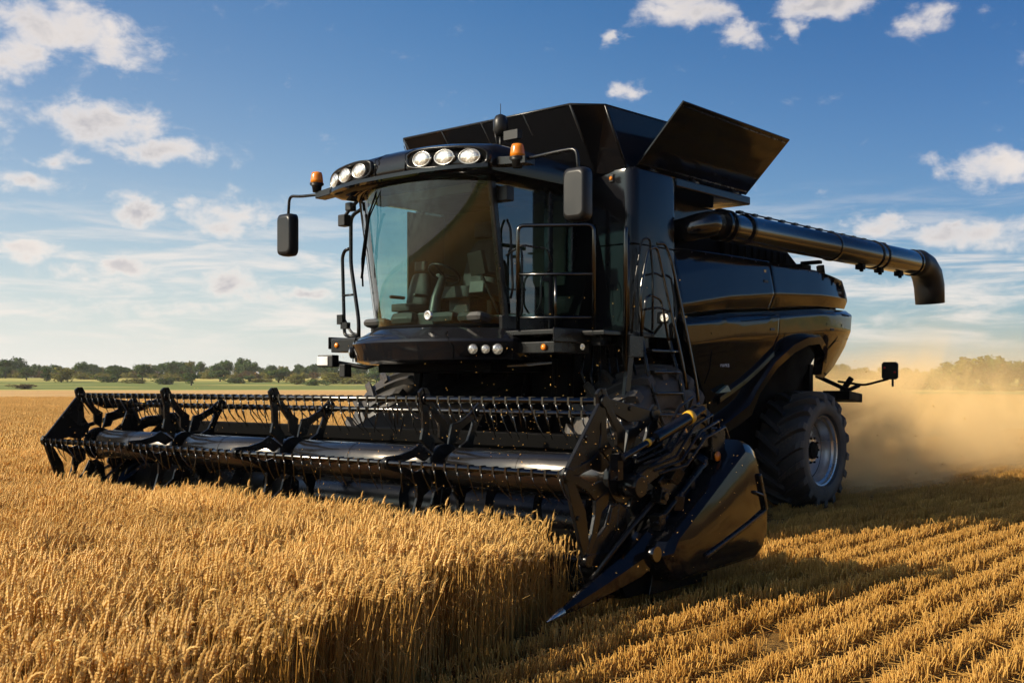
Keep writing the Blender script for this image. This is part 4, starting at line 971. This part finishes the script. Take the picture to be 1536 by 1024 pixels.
# --- header
W = 3.97
b = MB()
b.box(2.28, 2.33, -W, W, .30, 1.22)                                            # back sheet
b.rbox((2.30, 0, 1.27), (.16, 2 * W, .14)); b.rbox((2.24, 0, .95), (.10, 2 * W, .10)); b.rbox((2.22, 0, .40), (.16, 2 * W, .16))
b.prism([(2.33, .30), (2.33, .34), (2.6, .20), (3.0, .17), (3.42, .17), (3.42, .145), (2.6, .14)], 'y', -W, W)
for k in range(9): y = -W + k * W / 4; b.rbox((2.21, y, .8), (.08, .07, .9))
for sg in (1, -1): b.prism([(2.22, .16), (3.45, .14), (3.55, .30), (3.1, .85), (2.5, 1.36), (2.22, 1.36)], 'y', min(sg * W, sg * (W + .04)), max(sg * W, sg * (W + .04)))
head = b.build('header', DARK, H, .010)
b = MB(); n = int(2 * W / .0762 / 1.0)
b.box(3.40, 3.46, -W, W, .135, .185)
for k in range(n): y = -W + .04 + k * .0762; b.prism([(3.44, y - .022), (3.44, y + .022), (3.57, y + .004), (3.57, y - .004)], 'z', .15, .172)
b.build('cutter_bar', METAL, head)
b = MB(); b.tube([(2.76, -W + .02, .60), (2.76, W - .02, .60)], .20, 28)
for sg in (1, -1):                                                            # flights wind in from both ends
    t0 = W - .05; n = 150; vs = []
    for i in range(n + 1):
        y = sg * lerp(t0, .75, i / n); a = sg * i / n * 2 * PI * 5.6
        vs += [(2.76 + .20 * math.cos(a), y, .60 + .20 * math.sin(a)), (2.76 + .33 * math.cos(a), y, .60 + .33 * math.sin(a))]
    b.add(vs, [(2 * i, 2 * i + 1, 2 * i + 3, 2 * i + 2) for i in range(n)], True)
b.build('feed_auger', SHEET, head)
# reel
RX, RZ, RR = 3.44, 1.02, .70
ang0 = math.atan2(.66, .24)
RZ0 = RZ
BARS = [(RX + RR * math.cos(ang0 - k * PI / 3), RZ + RR * math.sin(ang0 - k * PI / 3)) for k in range(6)]
RZ = 1.08
b = MB()
SP = (-3.95, -2.05, -.10, 2.03, 3.95)
for y0, y1 in zip(SP, SP[1:]):
    b.tube([(RX, y0 + .09, RZ), (RX, y0 + .20, RZ), (RX, y1 - .20, RZ), (RX, y1 - .09, RZ)], [.11, .172, .172, .11], 40)
b.tube([(RX, -3.97, RZ), (RX, 3.97, RZ)], .085, 20)
for y in (-3.0, -1.2, .9, 3.0): b.tube([(RX, y - .012, RZ), (RX, y + .012, RZ)], .175, 40)
b.build('reel_tube', TUBE, head, auto=R(30))
rng = random.Random(4)
for k, (bx, bz) in enumerate(BARS):
    b = MB(); b.tube([(bx, -3.97, bz), (bx, 3.97, bz)], .024, 12); y = -3.9
    while y < 3.9:
        if min(abs(y - s) for s in SP) > .05:
            b.box(bx - .030, bx + .030, y - .010, y + .010, bz - .033, bz + .030)
            a = rng.gauss(-.10, .07); s_ = rng.gauss(0, .05)
            b.tube([(bx + .02, y, bz - .01), (bx + .015, y + .01, bz - .08), (bx + .0 + a * .3, y + s_ * .4, bz - .16), (bx - .02 + a * .6, y + s_, bz - .235)], [.008, .007, .006, .003], 5)
        y += .13
    b.build('reel_bar', METAL if k in (0, 1, 5) else SATIN, head)
def reel_spider(y, end):
    b = MB(); t = .016; o = y
    M0 = .20
    hexp = [(RX + M0 * math.cos(k * PI / 10), RZ + M0 * math.sin(k * PI / 10)) for k in range(20)]
    b.prism(hexp, 'y', o - t * 1.5, o + t * 1.5)
    for k, (bx, bz) in enumerate(BARS):
        d = Vector((bx - RX, bz - RZ)).normalized(); q = Vector((-d.y, d.x)); C_ = Vector((RX, RZ))
        for sgn in ((1, -1)):                     # each arm is a forked plate with a long slot
            pts = [C_ + d * .17 + q * sgn * .095, C_ + d * .335 + q * sgn * .185, C_ + d * .42 + q * sgn * .125, C_ + d * .56 + q * sgn * .075, C_ + d * (RR + .03) + q * sgn * .052, C_ + d * (RR + .05), C_ + d * (RR - .15), C_ + d * .50 + q * sgn * .022, C_ + d * .36 + q * sgn * .065, C_ + d * .26 + q * sgn * .03]
            b.prism([tuple(p) for p in pts], 'y', o - t + sgn * .002, o + t + sgn * .002)
        b.tube([(bx, o - .035, bz), (bx, o + .035, bz)], .05, 14)
        if end:                                   # end discs carry a rim and a gusset between neighbours
            nx_, nz_ = BARS[(k + 1) % 6]; mid = Vector(((bx + nx_) / 2, (bz + nz_) / 2)); inn = (C_ - mid).normalized()
            A, B_ = Vector((bx, bz)), Vector((nx_, nz_)); ed = (B_ - A).normalized()
            b.prism([tuple(p) for p in (A - inn * .035 - ed * .01, B_ - inn * .035 + ed * .01, B_ + inn * .05 - ed * .04, mid + inn * .11, A + inn * .05 + ed * .04)], 'y', o - t * .8 - .004, o + t * .8 + .004)
            if k % 2 == 0: b.prism([tuple(p) for p in (A + ed * .12 + inn * .03, B_ - ed * .12 + inn * .03, C_ - inn * .22 + ed * .1, C_ - inn * .22 - ed * .1)], 'y', o - .008, o + .006)
            b.tube([(lerp(bx, nx_, .5), o - .03, lerp(bz, nz_, .5)), (lerp(bx, nx_, .5), o + .03, lerp(bz, nz_, .5))], .02, 8)
    b.build('reel_spider', FRAME, head, .005)
for i, y in enumerate(SP): reel_spider(y, i in (0, 4))
for sg in (1, -1):                               # reel arms and lift cylinders
    b = MB(); y = sg * 4.07
    b.loft([[(x, y + dy, z + dz) for dy, dz in ((-.045, -.07), (.045, -.07), (.045, .07), (-.045, .07))] for x, z in ((2.2, 1.36), (2.7, 1.33), (3.1, 1.16), (3.50, 1.02))], True, True, False)
    b.rbox((2.26, y, 1.30), (.22, .14, .28)); b.tube([(3.44, y - .1, 1.02), (3.44, y + .08, 1.02)], .09, 16); b.rbox((2.9, y, 1.0), (.35, .06, .3), (0, R(30), 0))
    b.build('reel_arm', FRAME, head, .012)
    b = MB(); b.tube([(2.62, y + sg * .05, 1.56), (3.22, y + sg * .05, 1.38)], .052, 16); b.tube([(3.22, y + sg * .05, 1.38), (3.66, y + sg * .05, 1.25)], .026, 12); b.tube([(2.62, y + sg * .05, 1.56), (2.5, y + sg * .05, 1.60)], .035, 10); b.rbox((2.46, y, 1.5), (.10, .08, .28)); b.rbox((3.66, y, 1.18), (.07, .07, .2))
    cyl = b.build('lift_cylinder', BLACK, head, auto=R(35))
    b = MB(); b.tube([(2.68, y + sg * .05, 1.542), (2.735, y + sg * .05, 1.526)], .058, 16); b.build('yellow_band', YELLOW, cyl); b = MB(); b.tube([(3.30, y + sg * .05, 1.357), (3.33, y + sg * .05, 1.348)], .032, 12); b.build('yellow_band', YELLOW, cyl)
b = MB()                                          # hoses over the left reel arm
for k in range(6):
    y = 4.0 + .05 * k; s = k * .05
    b.tube([(2.2, 3.7 + .1 * k, 1.35), (2.45 - s * .4, y, 1.70 - s), (2.7, y + .02, 1.62 - s), (3.0, y + .03, 1.32 - s * .6), (3.35, y, 1.22 - s * .4)], .013, 7)
for x, z in ((2.55, 1.36), (2.75, 1.22), (2.95, 1.08), (2.5, 1.15), (2.7, .98), (3.1, .92), (2.9, .85), (3.15, .72)): b.rbox((x, 4.06 + .03 * ((x * 10) % 3), z), (.12, .10, .09), (x, z * 2, x * 3)); b.tube([(x, 4.02, z), (x, 4.16, z)], .035, 10)
b.tube([(2.5, 4.14, 1.15), (3.2, 4.12, .70)], .03, 10); b.tube([(2.45, 4.14, .95), (3.3, 4.10, .52)], .025, 10)
b.build('drive_gear', FRAME, head, .006)
b = MB(); b.lathe([(0, .001), (0, .045), (.012, .04), (.018, .001)], 14, Matrix.Translation((2.32, 4.16, 1.20))); b.build('end_reflector', AMBER, head)
# end shields
def shield(sg):
    O = [(2.02, 1.33), (1.90, 1.31), (1.80, 1.24), (1.73, 1.08), (1.57, .70), (1.58, .50), (1.66, .36), (1.80, .28), (3.08, .24), (3.28, .38), (3.34, .47), (3.26, .58)]
    C_ = Vector((2.3, .62)); y0, y1 = sg * 4.03, sg * 4.30
    def ins(k): return [tuple(C_ + (Vector(p) - C_) * k) for p in O]
    b = MB()
    slope = lambda p, y: (p[0], y, p[1])
    b.loft([[slope(p, y0) for p in ins(.93)], [slope(p, sg * 4.06) for p in ins(1.0)], [slope(p, sg * 4.17) for p in ins(1.0)], [slope(p, sg * 4.24) for p in ins(.955)], [slope(p, sg * 4.285) for p in ins(.86)], [slope(p, sg * 4.30) for p in ins(.70)], [slope(p, sg * 4.305) for p in ins(.30)]], True, True)
    o = b.build('end_shield', BLACK, head, auto=R(22)); 
    b = MB()                                      # raised lips of the triangular recess
    def lip(pts, wd):
        for p, q in zip(pts, pts[1:]):
            a_, c_ = Vector(p), Vector(q); d = (c_ - a_).normalized(); nn = Vector((-d.y, d.x)) * wd
            b.prism([tuple(a_ - d * .01 - nn), tuple(c_ + d * .01 - nn), tuple(c_ + d * .01 + nn), tuple(a_ - d * .01 + nn)], 'y', min(sg * 4.27, sg * 4.325), max(sg * 4.27, sg * 4.325))
    lip([(1.86, 1.02), (1.74, .72)], .022); lip([(1.76, .70), (2.10, .60), (2.75, .42)], .020); lip([(1.95, .88), (1.80, .84)], .014)
    b.build('shield_lip', SATIN, o, .012)
    return o
for sg in (1, -1): shield(sg)
def divider(sg):
    b = MB(); y = sg * 4.0; rings = []
    for (x, zc_, hw_, hh_, yo) in ((4.34, .155, .012, .012, .03), (4.14, .205, .04, .05, .02), (3.8, .30, .07, .09, .02), (3.4, .42, .10, .13, .02), (3.05, .60, .12, .17, .03), (2.75, .80, .11, .16, .03), (2.45, 1.02, .08, .10, .03)):
        rings.append([(x, y + sg * (yo + hw_ * a), zc_ + hh_ * c_) for a, c_ in ((-1, -.8), (-1, .2), (-.35, 1), (.35, 1), (1, .2), (1, -.8))])
    b.loft(rings, True, True, False); b.prism([(3.2, .14), (2.4, .14), (2.4, .45), (3.1, .45)], 'y', min(y, y + sg * .06), max(y, y + sg * .06))
    o = b.build('crop_divider', BLACK, head, .012)
    b = MB(); b.tube([(4.46, y + sg * .03, .125), (4.28, y + sg * .03, .172)], [.006, .034], 8); b.build('divider_tip', RIM, o); b = MB(); b.rbox((3.25, y + sg * .10, .48), (.10, .08, .10), (0, R(30), 0)); b.build('clamp', METAL, o); b = MB(); b.rbox((3.45, y + sg * .04, .56), (.30, .05, .03), (0, R(31), 0)); b.build('divider_strip', METAL, o)
    b = MB(); b.tube([(3.36, y + sg * .16, .50), (3.36, y + sg * .24, .50)], .06, 18); b.build('pivot', METAL, o)
    b = MB(); b.tube([(3.9, y + sg * .0, .34), (3.4, y + sg * .03, .70), (2.9, y + sg * .05, 1.00), (2.5, y + sg * .05, 1.22)], .022, 8); b.tube([(3.6, y - sg * .06, .46), (3.0, y - sg * .05, .92)], .016, 6); b.build('divider_rod', SATIN, o)
for sg in (1, -1): divider(sg)

# ------------------------------------------------------------------ loose chaff, dust
def chaff():
    rng = random.Random(12); b = MB(); tone = []
    for i in range(1050):
        if i < 860: c = Vector((rng.uniform(2.2, 4.6), rng.uniform(-3.5, 4.6) if i % 3 else rng.uniform(2.6, 4.5), abs(rng.gauss(.95, .45)) + .15)); L = rng.uniform(.004, .010)
        elif i < 930: c = Vector((rng.uniform(.3, 2.2), rng.uniform(.5, 2.6), rng.uniform(1.0, 3.2))); L = rng.uniform(.004, .009)
        else: c = Vector((-6.5 - abs(rng.gauss(0, 5)), rng.uniform(-3.5, 2.5), abs(rng.gauss(.9, .7)) + .15)); L = rng.uniform(.012, .03)
        d = Vector((rng.gauss(0, 1), rng.gauss(0, 1), rng.gauss(0, 1))).normalized(); s = d.orthogonal().normalized() * L * .45; n_ = d.cross(s).normalized() * L * .3
        b.add([c - d * L, c + s, c + d * L, c - s, c + n_, c - n_], [(0, 1, 4), (1, 2, 4), (2, 3, 4), (3, 0, 4), (1, 0, 5), (2, 1, 5), (3, 2, 5), (0, 3, 5)]); tone += [.6 + .4 * rng.random()] * 6
    b.tone = tone; o = b.build('chaff', STUB, fix=False); tag(o, 'bits of pale chaff flying round the reel and the dust', 'chaff', kind='stuff')
chaff()
def dust():
    b = MB(); b.box(-46, -5.2, -9.5, 4.2, .02, 4.8)
    m, t, out = mat('straw_dust'); pos = t.new('ShaderNodeNewGeometry').outputs['Position']
    s = t.new('ShaderNodeSeparateXYZ'); t.l.new(pos, s.inputs[0]); x, y, z = s.outputs
    back = t.math('MULTIPLY', t.math('SUBTRACT', -5.6, x), 1.0)                   # metres behind the machine
    wd = t.math('ADD', t.math('MULTIPLY', back, .075), .95); hh = t.math('ADD', t.math('MULTIPLY', back, .05), 1.0)
    cy = t.math('MULTIPLY', back, -.07)
    yy = t.math('DIVIDE', t.math('SUBTRACT', t.math('SUBTRACT', y, cy), .1), wd); zz = t.math('DIVIDE', z, hh)
    g = t.math('POWER', 2.718, t.math('MULTIPLY', t.math('ADD', t.math('MULTIPLY', yy, yy), t.math('MULTIPLY', zz, zz)), -.9))
    fall = t.math('MULTIPLY', t.ramp(back, .2, 2.0), t.math('ADD', t.math('POWER', 2.718, t.math('MULTIPLY', t.math('MULTIPLY', back, back), -.0125)), t.math('MULTIPLY', t.math('POWER', 2.718, t.math('MULTIPLY', back, -.10)), .045)))
    n = t.noise(.30, 7, .60, pos, 1.4); n = t.ramp(n, .46, .575, .03, 2.9)
    edge = t.math('MULTIPLY', t.math('MULTIPLY', t.ramp(z, 4.8, 4.0), t.ramp(y, 4.2, 3.0)), t.math('MULTIPLY', t.ramp(y, -9.5, -7.5), t.ramp(x, -46, -38)))
    den = t.math('MULTIPLY', t.math('MULTIPLY', t.math('MULTIPLY', g, fall), t.math('MULTIPLY', n, edge)), 2.0)
    v = t.new('ShaderNodeVolumePrincipled'); v.inputs['Color'].default_value = (.99, .73, .36, 1); v.inputs['Anisotropy'].default_value = -.2
    t.l.new(den, v.inputs['Density']); t.l.new(v.outputs[0], out.inputs['Volume'])
    o = b.build('dust', m); tag(o, 'tan dust cloud blowing out behind the combine', 'dust', kind='stuff')
dust()

# ------------------------------------------------------------------ haze
b = MB(); b.box(-6200, 6200, -6200, 6200, -1.5, 26)
m, t, out = mat('thin_haze'); v = t.new('ShaderNodeVolumePrincipled'); v.inputs['Color'].default_value = (.90, .92, .96, 1); v.inputs['Density'].default_value = .00012
t.l.new(v.outputs[0], out.inputs['Volume'])
o = b.build('haze', m); tag(o, kind='stuff')
